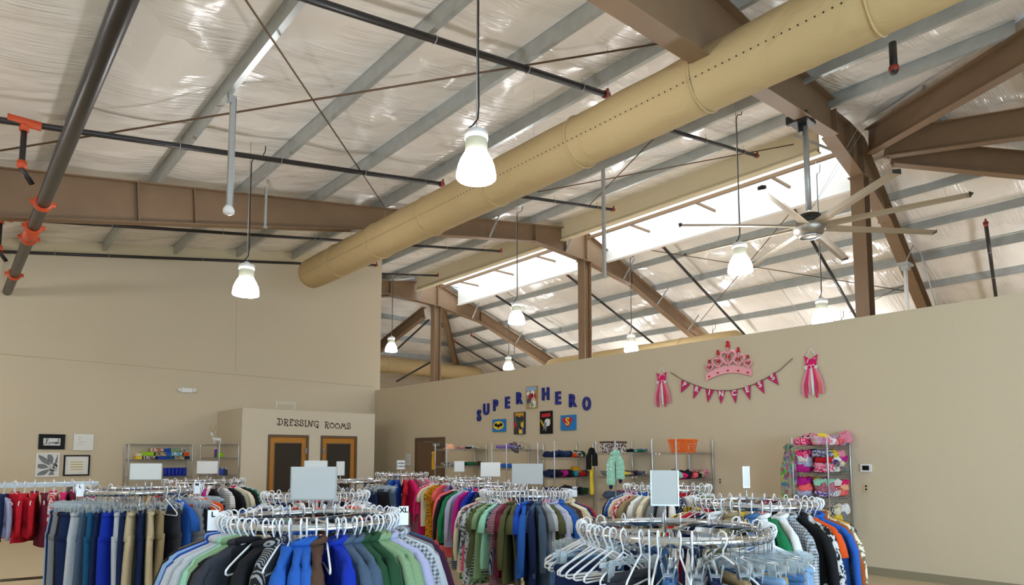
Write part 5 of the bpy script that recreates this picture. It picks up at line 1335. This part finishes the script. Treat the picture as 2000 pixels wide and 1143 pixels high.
def bottle(x, y, z, r, h, col, cap, lab, group):
    t = thing('bottle', lab, 'bottle', (x, y, z), group=group)
    b = MB(); b.lathe([(r*.95,0),(r,.01),(r,h*.75),(r*.5,h*.86)], 16); b.build('body', plain('', col), t, True)
    b = MB(); b.lathe([(r*.55,h*.86),(r*.55,h),(.0,h)], 14); b.build('cap', plain('', cap), t, True)
for i in range(6):
    b = MB(); b.lathe([(.035,0),(.04,.004),(.045,.20),(.043,.20)], 16)
    for k in range(5): b.tube([(.046*math.cos(a), .046*math.sin(a), .03+.035*k) for a in [2*PI*j/14 for j in range(14)]], .003, 4, closed=True)
    o = b.build('stacked_cups', plain('', 'cobalt'), smooth=True); o.location = (4.12+.085*i, 17.52, 1.176); tag(o, 'stack of blue ribbed cups on the far wall shelf, %s from the left' % ordw[i], 'cups', 'blue cup stacks')
bottle(3.97, 17.45, 1.176, .035, .15, 'white', 'white', 'white bottle beside the blue cups', 'bottles on the left shelves'); bottle(3.42, 17.5, 1.176, .035, .17, 'skyblue', 'white', 'pale blue bottle at the left shelf post', 'bottles on the left shelves')
bottle(5.1, 16.95, 1.625, .035, .24, 'purple', 'white', 'purple spray can with white cap on the corner shelf', 'bottles on the left shelves')
lump(5.1, 16.62, 1.625, .13, .13, .12, 'lime', '', 'lime green puff ball beside the purple can', None, 'puff ball', 'puff_ball')
for i, c in enumerate(('cobalt', 'blue', 'cobalt', 'navy')):
    bottle(5.12, 16.62-.14*i, 1.205, .034, .17, c, 'white' if i % 2 else c, 'blue bottle on the corner shelf, %s from the left' % ordw[i], 'bottles on the left shelves')
lump(5.1, 16.85, 1.205, .2, .16, .15, 'magenta', 'print', 'crumpled magenta bag left of the blue bottles', None, 'bag', 'gift_bag')
# deer figurine
t = thing('deer_figurine', 'small white and gold deer figurine on top of the corner shelf', 'figurine', (5.02, 16.62, 1.945)); t.rotation_euler = (0,0,-YAW)
b = MB(); b.tube([(-.10,0,.10),(-.05,0,.12),(.05,0,.12),(.10,0,.11)], .05, 10, rs=[.03,.05,.045,.03]); b.tube([(-.08,0,.13),(-.12,0,.20),(-.13,0,.26)], .025, 8, rs=[.035,.025,.025]); b.tube([(-.11,0,.27),(-.17,0,.255)], .02, 8, rs=[.026,.014])
for x in (-.07, .08):
    for y in (-.025, .025): b.tube([(x,y,.10),(x+.01,y,.05),(x,y,0)], .01, 6, rs=[.016,.010,.009])
b.build('body', M['clearcoat'], t, True)
b = MB()
for s in (-1, 1):
    b.tube([(-.12,s*.01,.28),(-.11+.03*s,s*.03,.36),(-.10+.05*s,s*.03,.46)], .005, 5); b.tube([(-.11+.03*s,s*.03,.36),(-.14+.06*s,s*.03,.42)], .004, 5)
b.build('antlers', M['gold'], t, True)
b = MB(); b.tube([(-.10+.03*math.cos(a), .03*math.sin(a), .19) for a in [2*PI*j/10 for j in range(10)]], .010, 5, closed=True); b.build('collar', M['gold'], t, True)

# things on the floor at the lower left
b = MB(); b.lathe([(.14,0),(.17,.35),(.16,.35),(.13,.01)], 20); o = b.build('waste_bin', plain('', 'charcoal'), smooth=True); o.location = (1.3, 10.2, 0); tag(o, 'dark waste bin on the floor behind the childrens rack', 'bin')

# ------------------------------------------------------------------ labels: give copies that still share one their side of the rack
from collections import defaultdict
bylab = defaultdict(list)
for e in allg: bylab[e[2]].append(e)
ONUM = ['first', 'second', 'third', 'fourth', 'fifth', 'sixth', 'seventh', 'eighth', 'ninth', 'tenth']
for lab, es in bylab.items():
    if len(es) < 2: continue
    fr = sorted([e for e in es if abs(e[1]) <= 100], key=lambda e: e[1]); re_ = sorted([e for e in es if abs(e[1]) > 100], key=lambda e: -e[1])
    for grp, wd in ((fr, 'front'), (re_, 'rear')):
        for k, e in enumerate(grp):
            e[0]['label'] = ' '.join(('%s, %s %s' % (e[3], wd, ONUM[min(k, 9)] if len(grp) > 1 else 'one')).split()[:16])
